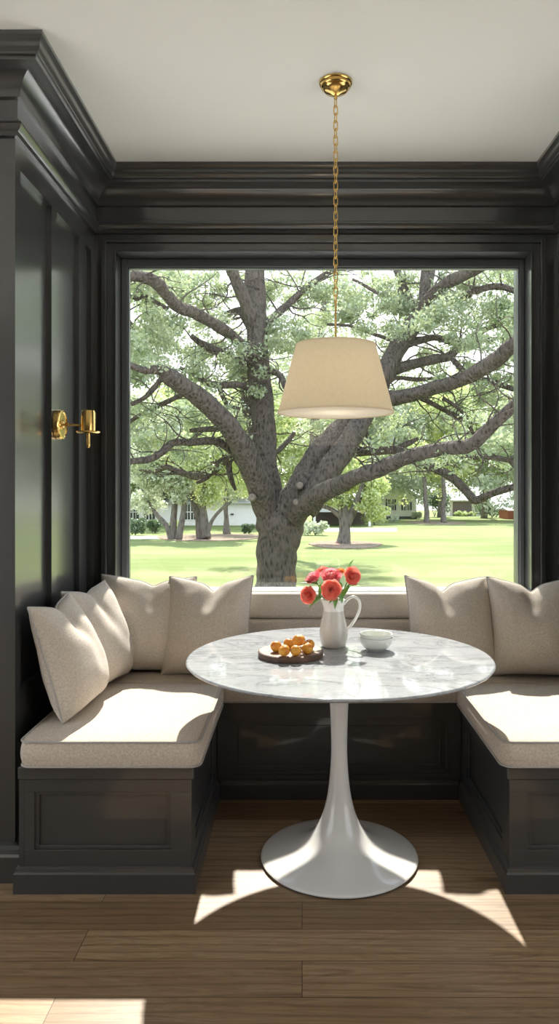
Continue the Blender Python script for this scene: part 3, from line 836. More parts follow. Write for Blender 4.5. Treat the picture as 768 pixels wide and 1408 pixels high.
# ------------------------------------------------------------------ wall sconce
SX, SY, SZc = XL, 2.86, 1.552
t = thing('wall_sconce', (SX, SY, SZc), 'polished brass wall sconce on the panelled charcoal wall', 'wall lamp')
RX = Matrix.Rotation(PI / 2, 4, 'Y')
obj('backplate', MB().lathe([(0, .0002), (.056, .0002), (.059, .002), (.059, .019), (.056, .023), (.050, .0245), (.047, .021), (.020, .020), (.016, .028), (0, .030)], (SX, SY, SZc), 56, mat=RX), M['brass'], t, smooth=True, angle=35)
cxs = SX + .122
obj('arm', MB().tube([(SX + .02, SY, SZc), (SX + .045, SY, SZc), (cxs - .02, SY, SZc - .003)], [.0058, .005, .0045], 12), M['brass'], t, smooth=True)
zc = SZc - .028
obj('cup', MB().lathe([(.022, zc), (.0275, zc + .004), (.0275, zc + .074), (.0245, zc + .083), (.019, zc + .086), (.016, zc + .086), (.016, zc + .02)], (cxs, SY, 0), 40), M['brass'], t, smooth=True, angle=40)
obj('drip_tray', MB().lathe([(0, zc - .008), (.040, zc - .007), (.046, zc - .002), (.0455, zc + .001), (.038, zc - .001), (0, zc + .001)], (cxs, SY, 0), 48), M['brass'], t, smooth=True, angle=40)
obj('finial', MB().lathe([(0, zc - .064), (.004, zc - .062), (.0065, zc - .058), (.0075, zc - .052), (.0065, zc - .048), (.0065, zc - .008)], (cxs, SY, 0), 24), M['brass'], t, smooth=True, angle=40)

# ------------------------------------------------------------------ outdoors
def gz(d): return -.392 - .016 * d
def G(px, py):
    """ground point under a pixel"""
    v = (py - AY) / F; d = 1.692 / (v - .016); return d
def onground(px, d): return Vector(((px - AX) / F * d, d, gz(d)))

b = MB(); ys = [3.7] + list(range(5, 131, 3)); xs = list(range(-90, 91, 6)); vs = []
for y in ys:
    for x in xs: vs.append((x, y, gz(y)))
nx = len(xs); fs = [(j * nx + i, j * nx + i + 1, (j + 1) * nx + i + 1, (j + 1) * nx + i) for j in range(len(ys) - 1) for i in range(nx - 1)]
b.add(vs, fs)
lawn = obj('lawn', b, M['grass']); tag(lawn, 'wide sunlit green lawn sloping away outside the window', 'lawn', kind='stuff')
b = MB(); b.box(-90, 90, -60, 3.7, -.65, -.46); struct('ground', b, M['concrete'])
tag(obj('bounce_slab', MB().box(-6, 6, 3.62, 9.6, -.5, -.40), M['concrete'], origin=(0, 3.62, -.4)), 'unseen pale slab added between the window wall and the lawn to bounce sunlight indoors', 'bounce_slab', kind='structure')  # unseen pale slab, added to bounce sunlight up to the ceiling

def leaves(name, clusters, size, mat, parent=None, squash=.7, surface=.5, kind='stuff'):
    """clusters: (center, radius, count); one mesh of pointed leaf blades"""
    C, Rr, N = [], [], []
    P_ = []
    for c, r, n in clusters:
        d = RNG.normal(size=(n, 3)); d /= np.linalg.norm(d, axis=1)[:, None]
        rr = r * RNG.random(n) ** surface
        p = d * rr[:, None]; p[:, 2] *= squash
        P_.append(p + np.array(c))
    p = np.concatenate(P_); n = len(p)
    a = RNG.normal(size=(n, 3)); a /= np.linalg.norm(a, axis=1)[:, None]
    nn = RNG.normal(size=(n, 3)) * .9 + np.array([0, 0, .8]); bb = np.cross(a, nn); bb /= np.linalg.norm(bb, axis=1)[:, None] + 1e-9
    s = (size * RNG.uniform(.65, 1.3, n))[:, None]
    v = np.stack([p - a * s, p + bb * s * .55 - a * s * .1, p + a * s, p - bb * s * .55 - a * s * .1], 1)
    if parent is not None:
        v = v - np.array(parent.matrix_basis.translation)[None, None, :]
    me = bpy.data.meshes.new(name); me.vertices.add(n * 4); me.loops.add(n * 4); me.polygons.add(n)
    me.vertices.foreach_set('co', v.reshape(-1).astype(np.float32))
    me.loops.foreach_set('vertex_index', np.arange(n * 4, dtype=np.int32))
    me.polygons.foreach_set('loop_start', np.arange(0, n * 4, 4, dtype=np.int32))
    me.update(calc_edges=True); me.materials.append(mat)
    o = bpy.data.objects.new(name, me); COL.objects.link(o)
    if parent is not None: o.parent = parent
    return o

# the big oak: limbs as (px, py, half width px, depth)
OD = 13.0
limbs = {
 'trunk': [(379, 850, 42, 13), (380, 825, 33, 13), (380, 800, 28, 13), (381, 770, 27.5, 13), (383, 740, 29, 13), (384, 718, 33, 13), (384, 700, 30, 13.1)],
}
branches = [
 # left limb
 [(378, 728, 18, 12.9), (368, 700, 17.5, 12.8), (354, 665, 17, 12.5), (337, 625, 16.5, 12.2), (316, 590, 15, 11.9), (290, 560, 13.5, 11.6), (262, 537, 12.5, 11.3), (236, 520, 12, 11.0), (220, 508, 8, 10.8), (200, 509, 5, 10.6), (180, 503, 4.5, 10.4), (150, 498, 4, 10.2), (105, 500, 3.5, 10), (60, 488, 2.5, 9.9), (20, 480, 1.5, 9.8)],
 # centre trunk
 [(380, 725, 20, 13.1), (370, 690, 21, 13.2), (366, 650, 17.5, 13.3), (362, 600, 16, 13.5), (359, 555, 15.5, 13.6), (356, 515, 15, 13.8), (353, 475, 14.5, 14), (351, 435, 14.5, 14.2), (351, 400, 14, 14.4), (351, 360, 13, 14.6), (350, 320, 12, 14.9)],
 # pale second stem just behind
 [(362, 640, 9, 14.2), (349, 590, 9, 14.6), (340, 545, 9, 15), (334, 510, 8, 15.3), (331, 470, 7, 15.6)],
 # up-left of centre
 [(350, 455, 10, 14.1), (343, 430, 10, 14.0), (333, 405, 9, 13.9), (324, 385, 8, 13.8), (316, 365, 8, 13.7), (308, 345, 7, 13.6)],
 # pale short fork
 [(349, 458, 8, 14.3), (338, 435, 7.5, 14.3), (330, 426, 5, 14.4), (318, 428, 3, 14.5), (305, 432, 2, 14.6)],
 # big upper left limb
 [(352, 500, 8, 13.8), (335, 478, 8.5, 13.4), (315, 458, 8, 13.0), (290, 442, 8, 12.5), (265, 430, 8.5, 12.1), (243, 420, 8, 11.8), (226, 400, 8.5, 11.5), (212, 386, 9, 11.2), (195, 380, 8, 11), (176, 380, 6.5, 10.8), (150, 386, 6, 10.6), (110, 378, 5, 10.4), (65, 384, 4, 10.2), (20, 372, 2.5, 10)],
 [(335, 500, 6, 13.8), (318, 491, 6, 13.7), (298, 483, 6, 13.6), (278, 474, 5, 13.5), (262, 462, 3, 13.4)],
 # up-right from centre trunk
 [(356, 470, 6, 14), (368, 443, 6, 14.2), (382, 430, 5.5, 14.3), (396, 419, 5, 14.4), (412, 404, 4.5, 14.5), (428, 390, 4.5, 14.6), (446, 378, 4, 14.7), (470, 366, 3, 14.8)],
 [(360, 512, 4, 13.6), (372, 510, 4.5, 13.4), (385, 517, 4.5, 13.2), (394, 535, 4, 13), (410, 552, 3, 12.8)],
 # lower-left drooping limbs
 [(338, 640, 7, 12.6), (325, 625, 6.5, 12.5), (308, 612, 6, 12.3), (290, 606, 5.5, 12.1), (262, 608, 5, 11.8), (238, 609, 5, 11.5), (222, 622, 5, 11.3), (205, 632, 5, 11.1), (185, 634, 4.5, 10.9), (155, 637, 4, 10.7), (110, 628, 3.5, 10.5), (70, 634, 2.5, 10.3), (35, 626, 1.5, 10.1)],
 [(342, 650, 7, 13.2), (325, 628, 6.5, 13.5), (308, 634, 6.5, 13.7), (294, 645, 6.5, 13.9), (276, 655, 6, 14.1), (256, 652, 4.5, 14.3), (240, 646, 4, 14.5), (228, 642, 4, 14.6), (212, 648, 3, 14.8), (192, 646, 2, 15)],
 [(314, 632, 4.5, 13.6), (316, 650, 4, 13.6), (320, 664, 3.5, 13.6), (324, 674, 2, 13.6)],
 [(294, 645, 4, 13.9), (282, 658, 3.5, 13.8), (270, 664, 2, 13.7)],
 # mid-left twigs
 [(358, 545, 4, 13.4), (330, 530, 4.5, 13.2), (300, 530, 5, 13), (280, 524, 4, 12.8), (262, 512, 3, 12.6), (248, 506, 2, 12.4)],
 [(300, 530, 3, 13), (306, 545, 3, 13.1), (314, 558, 3, 13.2), (330, 562, 2, 13.3)],
 [(262, 537, 4, 11.4), (240, 548, 3.5, 11.6), (222, 556, 3.5, 11.8), (205, 565, 3, 12), (190, 572, 3, 12.2), (176, 582, 2.5, 12.4)],
 [(222, 520, 4, 11), (208, 538, 3.5, 11), (196, 548, 3, 11), (180, 556, 3, 11)],
 [(300, 590, 4, 12.2), (283, 590, 4, 12.4), (262, 592, 3, 12.6)],
 [(230, 425, 3, 11.9), (200, 408, 3, 12), (188, 412, 2.5, 12), (176, 403, 2, 12)],
 [(200, 470, 7, 13), (182, 452, 7, 12.8), (160, 438, 6.5, 12.6), (120, 425, 5.5, 12.4), (80, 405, 4, 12.2), (45, 395, 2.5, 12)],
 # right fork
 [(388, 728, 20, 13), (400, 700, 25, 12.9), (420, 668, 23, 12.9), (436, 640, 21, 13), (453, 614, 20, 13.1), (474, 588, 18, 13.3), (496, 562, 16.5, 13.5), (515, 535, 15, 13.7), (530, 512, 14, 13.8), (542, 490, 13.5, 14), (556, 464, 13, 14.2), (571, 440, 12, 14.4), (583, 415, 10.5, 14.6), (587, 385, 9.5, 14.8), (592, 355, 9, 15), (596, 325, 8, 15.2)],
 # a second strand beside it
 [(418, 700, 18, 12.6), (440, 668, 17, 12.5), (462, 635, 16, 12.5), (482, 604, 15, 12.7), (500, 575, 13, 13), (514, 552, 11, 13.4)],
 [(575, 432, 9, 14.5), (592, 408, 9, 14.2), (614, 391, 9, 13.9), (637, 379, 8.5, 13.6), (660, 366, 8, 13.3), (685, 350, 7, 13)],
 [(574, 436, 6, 14.6), (562, 412, 6, 14.8), (552, 391, 5.5, 15), (544, 368, 5, 15.2)],
 [(534, 512, 8, 13.9), (552, 506, 7.5, 14), (572, 500, 7, 14.1), (596, 494, 6.5, 14.2), (618, 490, 6, 14.3), (632, 476, 5, 14.4), (648, 464, 5, 14.5), (668, 452, 4, 14.6), (690, 446, 3, 14.7)],
 [(556, 476, 5, 14.2), (578, 468, 5, 14.4), (600, 464, 4.5, 14.5), (625, 472, 4, 14.7), (650, 466, 4, 14.8), (676, 470, 3, 15)],
 [(515, 548, 11, 13.4), (540, 548, 10.5, 13.1), (570, 542, 10, 12.8), (602, 532, 10, 12.5), (634, 522, 10, 12.2), (660, 508, 11, 11.9), (682, 495, 11, 11.6), (703, 476, 11, 11.3), (725, 462, 10, 11), (755, 450, 9, 10.8), (800, 440, 7.5, 10.6), (850, 422, 6, 10.4), (900, 415, 4, 10.2)],
 [(622, 494, 4, 13.8), (634, 508, 4, 13.6), (650, 520, 4.5, 13.4), (670, 524, 4.5, 13.2), (690, 530, 4, 13), (715, 540, 4, 12.8), (740, 552, 4, 12.6)],
 # long low limb sweeping to the right
 [(402, 715, 14, 12.8), (418, 695, 14.5, 12.4), (440, 680, 13.5, 12), (466, 667, 12, 11.6), (484, 658, 11, 11.3), (506, 650, 11, 11), (526, 642, 11, 10.8), (548, 633, 10.5, 10.5), (570, 626, 10, 10.3), (592, 621, 9.5, 10.1), (614, 616, 9, 9.9), (636, 614, 10, 9.7), (651, 608, 9.5, 9.5), (668, 592, 9, 9.3), (690, 572, 8.5, 9.1), (714, 551, 8, 8.9), (742, 530, 7.5, 8.75), (785, 512, 6.5, 8.7), (835, 505, 5, 8.6), (885, 490, 3.5, 8.5)],
 # the kinked one behind it
 [(450, 640, 7, 13.2), (466, 627, 7, 13.4), (486, 622, 6.5, 13.5), (512, 620, 6.5, 13.5), (540, 619, 6, 13.5), (560, 628, 6, 13.4), (580, 638, 6, 13.3), (600, 645, 6, 13.2), (620, 656, 6, 13.1), (636, 671, 6, 13), (652, 688, 6, 12.9), (664, 684, 5.5, 12.8), (684, 676, 5, 12.7), (712, 669, 5, 12.6), (745, 664, 4.2, 12.5), (790, 655, 3.5, 12.4), (835, 650, 2, 12.3)],
 [(540, 619, 4, 13.5), (560, 610, 4, 13.6), (574, 603, 2.5, 13.7)],
 [(615, 622, 4, 11), (640, 628, 4, 11.2), (664, 627, 4, 11.4), (686, 630, 4, 11.6), (700, 632, 3.5, 11.8), (716, 622, 3, 12), (740, 612, 3, 12.2)],
 [(698, 631, 3.5, 11.8), (708, 642, 3.2, 11.8), (716, 656, 3, 11.8)],
 [(568, 542, 4, 13), (588, 552, 3.5, 13.1), (606, 562, 3.5, 13.2), (626, 572, 3.5, 13.3), (642, 582, 3, 13.4), (650, 596, 2.5, 13.5)],
 [(608, 548, 3, 13), (622, 556, 2.6, 13), (636, 568, 2.4, 13.1), (648, 582, 2, 13.2)],
 [(650, 598, 2.5, 13.4), (672, 580, 2.5, 13.4), (690, 560, 2, 13.4), (700, 548, 1.5, 13.4)],
 [(630, 412, 5, 14), (648, 402, 5, 13.8), (668, 395, 5, 13.6), (690, 394, 4.5, 13.4), (712, 402, 4, 13.2), (735, 410, 3.5, 13)],
 [(360, 622, 4, 13.4), (378, 622, 3.5, 13.6), (394, 608, 3.5, 13.8), (404, 596, 3, 14)],
 [(500, 590, 3.5, 13), (506, 602, 3, 13), (508, 612, 2, 13)],
 [(505, 560, 3, 13.4), (536, 524, 3.5, 13.8), (550, 520, 3, 14), (574, 522, 3, 14.2), (596, 520, 2, 14.4)],
 [(520, 404, 2.2, 14), (500, 392, 2.2, 14), (484, 384, 2, 14)], [(540, 468, 2.5, 14.2), (510, 458, 2.5, 14.4), (480, 448, 2, 14.6), (450, 446, 2, 14.8)],
]
oak = thing('oak_tree', tuple(onground(380, 13)), 'massive old oak with spreading dark limbs right outside the window', 'tree')
def limb_tube(b, pts, n=14, rough=.14, step=5):
    s = smoothpath(pts, step)
    P3 = [P(q[0], q[1], q[3]) for q in s]; R3 = [max(.006, q[2] * q[3] / F) for q in s]
    # a little wander so that limbs are not perfect arcs
    for k in range(1, len(P3) - 1):
        w = R3[k] * .22
        P3[k] = P3[k] + Vector((mnoise.noise(P3[k] * 1.3), mnoise.noise(P3[k] * 1.3 + Vector((9, 0, 0))), mnoise.noise(P3[k] * 1.3 + Vector((0, 9, 0))))) * w
    b.tube(P3, R3, n, rough=rough)
b = MB(); limb_tube(b, limbs['trunk'], 28, .10, 6)
for br in branches[:2]: limb_tube(b, br, 22, .16)
limb_tube(b, branches[20], 22, .16); limb_tube(b, branches[21], 20, .16)
tr_ = obj('trunk', b, M['bark'], oak, smooth=True, angle=0, fix=False)
used = {0, 1, 20, 21}
RS = random.Random(5)
for i, br in enumerate(branches):
    if i in used: continue
    b = MB(); limb_tube(b, br, 14 if br[0][2] > 5 else 9, .18)
    # side twigs
    if len(br) > 3:
        for k in range(1, len(br) - 1):
            q = br[k]
            for _ in range(0 if q[1] > 655 else 2):
                a = RS.uniform(0, 2 * PI); L = RS.uniform(14, 24); r0 = min(1.5, q[2] * .3); x, y, d = q[0], q[1], q[3]
                pts = [(x, y, r0, d)]
                for m_ in range(4):
                    a += RS.uniform(-.7, .7); x += math.cos(a) * L; y = min(y + math.sin(a) * L * .75 - 2, 652); d += RS.uniform(-.3, .3)
                    pts.append((x, y, r0 * (.75, .55, .38, .2)[m_], d))
                limb_tube(b, pts, 6, 0, 3)
                q2 = pts[2]; a2 = a + RS.choice((-1, 1)) * .9
                limb_tube(b, [(q2[0], q2[1], r0 * .5, q2[3]), (q2[0] + math.cos(a2) * 12, q2[1] + math.sin(a2) * 10, r0 * .35, q2[3]), (q2[0] + math.cos(a2 + .4) * 24, q2[1] + math.sin(a2 + .4) * 20, r0 * .2, q2[3] + .1)], 5, 0, 3)
    obj('branch', b, M['bark'], oak, smooth=True, angle=0, fix=False)
# pruned stubs on the trunk
for px, py, d, r in ((346, 684, 12.25, .062), (412, 668, 12.40, .058), (407, 691, 12.30, .052)):
    c = P(px, py, d); m4 = Matrix.Rotation(PI / 2, 4, 'X')
    st = obj('pruned_stub', MB().lathe([(r * 1.25, -.35), (r * 1.05, -.02), (r * .92, .03), (r * .6, .045), (0, .04)], c, 20, mat=m4), M['cut_wood'], oak, smooth=True)

# oak foliage: clumps round the outer parts of the limbs
CL = []
def clump(px, py, d, r, n): CL.append((tuple(P(px, py, d)), r, n))
hand = [(200, 395, 11.5, 1.0), (235, 385, 12.5, .8), (265, 395, 13, .8), (290, 405, 13.5, .6), (200, 450, 11, .9), (190, 480, 10.5, .9), (225, 475, 11.5, .9), (245, 460, 12, .7),
        (185, 520, 10.8, .55), (255, 490, 12, .7), (290, 480, 13, .55), (225, 440, 12, .7), (330, 500, 12.6, .6), (345, 480, 12.6, .65), (365, 460, 12.8, .7), (385, 475, 13, .55),
        (350, 515, 12.5, .45), (400, 450, 13.5, .6), (420, 410, 14, .7), (395, 390, 14.5, .7), (375, 400, 14.5, .5), (455, 400, 14, .8), (480, 410, 13.6, .8), (500, 430, 13.4, .7),
        (470, 440, 13.8, .7), (530, 425, 13.2, .75), (555, 420, 13, .75), (585, 440, 12.8, .8), (605, 425, 12.6, .7), (560, 445, 13, .6), (520, 400, 13.8, .7), (560, 385, 14, .7),
        (640, 430, 12.8, .7), (660, 420, 12.6, .8), (690, 420, 12.3, .8), (705, 450, 12, .7), (680, 455, 12, .7), (650, 385, 13, .7), (700, 380, 12.6, .8), (620, 400, 13, .6),
        (595, 455, 13, .5), (655, 475, 12, .5), (700, 500, 11.5, .6), (670, 540, 12.8, .5), (690, 560, 12, .5), (340, 400, 14.8, .5), (300, 380, 14.6, .35), (200, 420, 13, .8), (280, 440, 13.6, .5),
        (210, 610, 11.8, .45), (240, 600, 12, .5), (195, 600, 12.4, .5), (420, 470, 14, .5), (440, 440, 14.4, .5), (250, 415, 13.5, .7), (540, 450, 14, .6)]
for px, py, d, r in hand:
    for k in range(4):
        clump(px + RS.gauss(0, 12), py + RS.gauss(0, 10), d + RS.uniform(.2, 2.2), r * RS.uniform(.3, .55), int(300 * r))
for i, br in enumerate(branches):
    for k in range(2, len(br)):
        q = br[k]
        if q[1] > 640 or i in (1,): continue
        for _ in range(2):
            clump(q[0] + RS.gauss(0, 22), q[1] + RS.gauss(-4, 18), q[3] + RS.uniform(.2, 1.6), RS.uniform(.16, .34), 90)
# airy fill over the crown
for _ in range(110):
    x = RS.uniform(150, 750); y = RS.uniform(320, 600)
    hole = min(math.hypot(x - a, (y - c_)) for a, c_ in ((312, 385), (405, 425), (640, 500), (590, 480), (385, 540), (700, 520), (610, 505)))
    if hole < 32: continue
    clump(x, y, RS.uniform(14.5, 18), RS.uniform(.25, .5), 110)
for _ in range(150):       # the crown beyond both window jambs
    x = RS.choice((RS.uniform(-20, 165), RS.uniform(725, 900)))
    clump(x, RS.uniform(300, 620), RS.uniform(10, 15), RS.uniform(.25, .5), 170)
leaves('foliage', CL, .036, M['leaf_oak'], oak, .6, .6)

# background trees
def tree(name, trunks, crown, mat, bark, label, leafsize, group='trees beyond the lawn', squash=.75):
    """trunks: lists of (px,py,half,d); crown: (px,py,d,r,n)"""
    q = trunks[0][0]
    t = thing(name, tuple(P(q[0], q[1], q[3])), label, 'tree', group)
    for tk in trunks:
        b = MB(); limb_tube(b, tk, 12, .12, 5); obj('trunk', b, bark, t, smooth=True, angle=0, fix=False)
    if crown:
        cl = []
        for px, py, d, r, n in crown:
            for k in range(6):
                cl.append((tuple(P(px + RS.gauss(0, 450 * r / d), py + RS.gauss(0, 300 * r / d), d + RS.uniform(-r, r) * .6)), r * RS.uniform(.35, .6), n // 6))
        leaves('foliage', cl, leafsize, mat, t, squash, .6)
    return t
d1 = G(0, 742)
tree('lawn_tree', [[(262, 746, 9, d1), (260, 725, 6, d1), (246, 705, 4.5, d1), (232, 685, 4, d1 + .5), (215, 664, 3, d1 + 1), (195, 645, 2.5, d1 + 1)],
                   [(268, 746, 8, d1), (266, 715, 6, d1), (265, 690, 5, d1), (255, 665, 4, d1), (245, 640, 3, d1)],
                   [(273, 745, 7, d1 - .3), (279, 715, 5, d1 - .3), (285, 690, 4.5, d1 - .3), (296, 668, 3.5, d1), (302, 640, 3, d1)]][:0] or
     [[(236, 742, 5, d1), (228, 722, 3.5, d1), (214, 706, 3, d1 + .4), (203, 688, 2.6, d1 + .8), (196, 672, 2.2, d1 + 1)],
      [(238, 743, 6, d1), (238, 715, 4.5, d1), (240, 690, 4, d1), (236, 668, 3, d1), (225, 650, 2.5, d1)],
      [(245, 743, 5, d1 - .3), (250, 715, 4, d1 - .3), (254, 690, 3.5, d1 - .3), (258, 665, 3, d1), (260, 640, 2.5, d1)]],
     [(200, 655, d1, 1.6, 3600), (230, 645, d1, 1.6, 3600), (215, 680, d1 + 1, 1.0, 1500), (190, 690, d1 + 1, .9, 1200), (250, 660, d1, 1.2, 2000)],
     M['leaf_pale'], M['bark_far'], 'leaning pale-barked lawn tree with several thin stems, outermost by the window jamb with the sconce', .075)
tree('lawn_tree', [[(278, 741, 9, d1 + .3), (274, 715, 6, d1 + .3), (268, 695, 5, d1 + .3), (262, 672, 3.5, d1 + .6), (256, 650, 2.5, d1 + 1)],
                   [(283, 740, 7, d1), (280, 712, 5.5, d1), (278, 688, 4.5, d1), (282, 665, 3.5, d1)],
                   [(284, 738, 4, d1 - .2), (290, 718, 2.6, d1 - .2), (302, 702, 2.2, d1 - .2), (318, 690, 1.6, d1 - .2)]],
     [(265, 625, d1, 1.6, 3600), (300, 630, d1, 1.8, 3600), (290, 665, d1, 1.2, 1600), (330, 640, d1 + 1, 1.2, 2200), (275, 600, d1 + 1, 1.5, 2500)],
     M['leaf_lime'], M['bark_far'], 'forked dark-stemmed lawn tree with yellow-green leaves, second from the sconce-side jamb', .075)
d2 = G(0, 735)
tree('lawn_tree', [[(312, 736, 6, d2), (311, 715, 3.5, d2), (310, 690, 3, d2), (312, 660, 2.5, d2)]],
     [(312, 655, d2, 1.8, 2800), (330, 670, d2, 1.3, 1500), (300, 640, d2 + 1, 1.8, 2500)], M['leaf_pale'], M['bark_far'], 'slim single-stemmed tree standing in the mulch before the long white building', .08)
d3 = G(0, 748)
tree('lawn_tree', [[(472, 750, 12, d3), (472, 738, 8.5, d3), (473, 715, 7.5, d3), (470, 695, 7, d3), (462, 675, 5, d3)],
                   [(476, 722, 6, d3), (486, 700, 5.5, d3), (494, 682, 4.5, d3), (500, 660, 3.5, d3)],
                   [(470, 712, 4, d3), (455, 700, 3, d3), (440, 695, 2.4, d3), (428, 690, 2, d3)]],
     [(450, 680, d3, .7, 1000), (485, 682, d3, .9, 1500), (512, 700, d3, .7, 1200), (480, 660, d3 + .6, 1.2, 2200), (510, 672, d3 + .5, .9, 1600), (440, 665, d3, .9, 1200), (495, 640, d3 + 1, 1.4, 2200)],
     M['leaf_lime'], M['bark_far'], 'thick-trunked lawn tree in a ring of mulch under the long low oak limb', .075)
for px, py, tx, lb in ((587, 719, 584, 'straight pale tree trunk beside the white cottage'), (610, 719, 610, 'straight pale tree trunk further from the cottage, by the dark garage')):
    d_ = G(0, py)
    tree('straight_tree', [[(px, py, 4.5, d_), (px - 1, 705, 3.4, d_), (tx, 680, 3, d_), (tx - 1, 655, 2.6, d_)]],
         [(px + 4, 628, d_, 2.2, 2200), (px + 14, 650, d_ + 1, 1.0, 600)], M['leaf_lime'], M['bark_far'], lb, .12)
dq = 22
tree('slender_tree', [[(384, 762, 9, dq), (392, 720, 7, dq), (412, 670, 7, dq), (428, 630, 7, dq), (433, 590, 7, dq), (436, 540, 6, dq), (440, 470, 5, dq), (443, 430, 5, dq), (452, 405, 3, dq)]],
     [(430, 560, dq, 1.6, 2600), (450, 500, dq, 1.6, 2600), (440, 450, dq, 1.2, 1500), (410, 520, dq, 1.4, 1800)],
     M['leaf_pale'], M['bark_far'], 'slender pale tree rising behind the oak fork and the lamp shade', .06)
# dense woodland edge closing the view
woods = [(105, 50, 'leaf_lime', 'yellow-green woodland tree hidden by the wall with the sconce'), (800, 60, 'leaf_lime', 'yellow-green woodland tree hidden by the wall opposite the sconce'), (25, 54, 'leaf_pale', 'pale woodland tree far out beyond the wall with the sconce'),
         (190, 48, 'leaf_pale', 'pale green tree at the edge of the woods beside the window jamb near the sconce'), (255, 52, 'leaf_lime', 'yellow-green woodland tree behind the forked lawn trees'),
         (330, 50, 'leaf_lime', 'yellow-green woodland tree above the long white building'), (405, 55, 'leaf_lime', 'bright woodland tree seen through the oak fork'),
         (470, 60, 'leaf_pale', 'pale woodland tree behind the thick-trunked lawn tree'), (540, 62, 'leaf_pale', 'pale woodland tree rising behind the cottage roof'),
         (605, 66, 'leaf_lime', 'yellow-green woodland tree behind the straight pale trunks'), (665, 62, 'leaf_lime', 'yellow-green woodland tree above the dark garage'),
         (730, 58, 'leaf_pale', 'pale woodland tree by the window jamb opposite the sconce')]
for px, d, mt, lb in woods:
    x0 = px; base = onground(px, d + 6); py0 = AY - (base.z - CH) / (d + 6) * F
    cr = []
    for _ in range(26):
        cr.append((px + RS.gauss(0, 30), RS.uniform(540, 668), d + RS.uniform(-3, 4), RS.uniform(1.6, 2.8), 760))
    tree('woodland_tree', [[(px, py0 + 2, 5, d + 6), (px + 2, 680, 4, d + 6), (px - 3, 640, 3, d + 5), (px, 600, 2.5, d + 4)]], cr, M[mt], M['bark_far'], lb, .15, 'woodland trees closing the view')
# low dark greenery behind the houses and shrubs
def shrub(px, py, wpx, hpx, mat, label, n=1600, ls=.06, group='garden shrubs'):
    d = G(px, py); c = onground(px, d); t = thing('shrub', tuple(c), label, 'shrub', group)
    w = wpx * d / F; h = hpx * d / F; cl = []
    for k in range(14):
        cl.append(((c.x + RS.uniform(-.36, .36) * w, c.y + RS.uniform(-.3, .3) * w, c.z + h * RS.uniform(.25, .75)), min(w * .25, h * .38), n // 14))
    leaves('foliage', cl, ls, mat, t, .8, .5)
    b = MB()
    for k in range(5):
        a = 2 * PI * k / 5; b.tube([(c.x, c.y, c.z), (c.x + math.cos(a) * w * .12, c.y + math.sin(a) * w * .12, c.z + h * .35), (c.x + math.cos(a) * w * .25, c.y + math.sin(a) * w * .25, c.z + h * .6)], [.02, .015, .008], 6)
    obj('stem', b, M['bark_far'], t, smooth=True)
    return t
shrub(186, 736, 26, 26, M['leaf_dark'], 'dark round shrub at the pane edge on the sconce side')
shrub(213, 733, 26, 20, M['leaf_dark'], 'dark shrub between the leaning stems and the white building')
shrub(240, 731, 24, 16, M['leaf_lime'], 'light green shrub behind the leaning stems')
shrub(342, 734, 18, 14, M['leaf_dark'], 'small dark shrub touching the oak trunk')
shrub(433, 736, 34, 20, M['leaf_pale'], 'pale flowering shrub just past the oak trunk')
shrub(514, 722, 34, 20, M['leaf_lime'], 'bright green shrub below the thick-trunked tree')
shrub(541, 719, 14, 10, M['leaf_pale'], 'pale low shrub at the cottage wall')
shrub(572, 714, 14, 12, M['leaf_pale'], 'pale shrub at the cottage corner')
shrub(640, 710, 40, 8, M['leaf_lime'], 'low hedge in front of the dark garage', 1400, .08)
shrub(676, 712, 46, 26, M['leaf_dark'], 'broad dark shrub between garage and brick shed', 3000, .09)
shrub(597, 711, 44, 44, M['leaf_dark'], 'tall dark evergreen mass between the cottage and the garage', 4000, .1)

# mulch beds and paths
def patch(name, ring, mat, label, cat, lift=.03):
    b = MB(); n = len(ring)
    top = [(p.x, p.y, p.z + lift) for p in ring]; bot = [(p.x, p.y, p.z - .05) for p in ring]
    b.add(top + bot, [tuple(range(n)), tuple(range(2 * n - 1, n - 1, -1))] + [(i, i + n, (i + 1) % n + n, (i + 1) % n) for i in range(n)])
    return tag(obj(name, b, mat, origin=tuple(ring[0])), label, cat)
def ell(px, py, wpx, dd, n=28):
    d = G(px, py); c = onground(px, d); w = wpx * d / F / 2
    return [Vector((c.x + w * math.cos(a) * (1 + .08 * math.sin(3 * a)), c.y + dd * math.sin(a), gz(c.y + dd * math.sin(a)))) for a in [2 * PI * k / n for k in range(n)]]
patch('mulch_bed', ell(475, 749, 100, 2.4), M['mulch'], 'round brown mulch ring at the foot of the thick-trunked tree', 'mulch bed')
patch('mulch_bed', ell(290, 739, 150, 3.2), M['mulch'], 'long brown mulch strip under the forked lawn trees', 'mulch bed')
patch('mulch_bed', ell(600, 719, 80, 4.0), M['mulch'], 'brown mulch strip at the straight pale trunks', 'mulch bed')
def strip(y0, y1, x0, x1): 
    a, c = G(0, y0), G(0, y1); return [onground(x0, a), onground(x1, a), onground(x1, c), onground(x0, c)]
patch('garden_path', strip(741.5, 737.5, 100, 262), M['concrete'], 'pale concrete path crossing the lawn beside the leaning tree', 'path', .02)
patch('driveway', strip(731, 726.5, 425, 545), M['concrete'], 'pale driveway behind the thick-trunked lawn tree', 'driveway', .02)

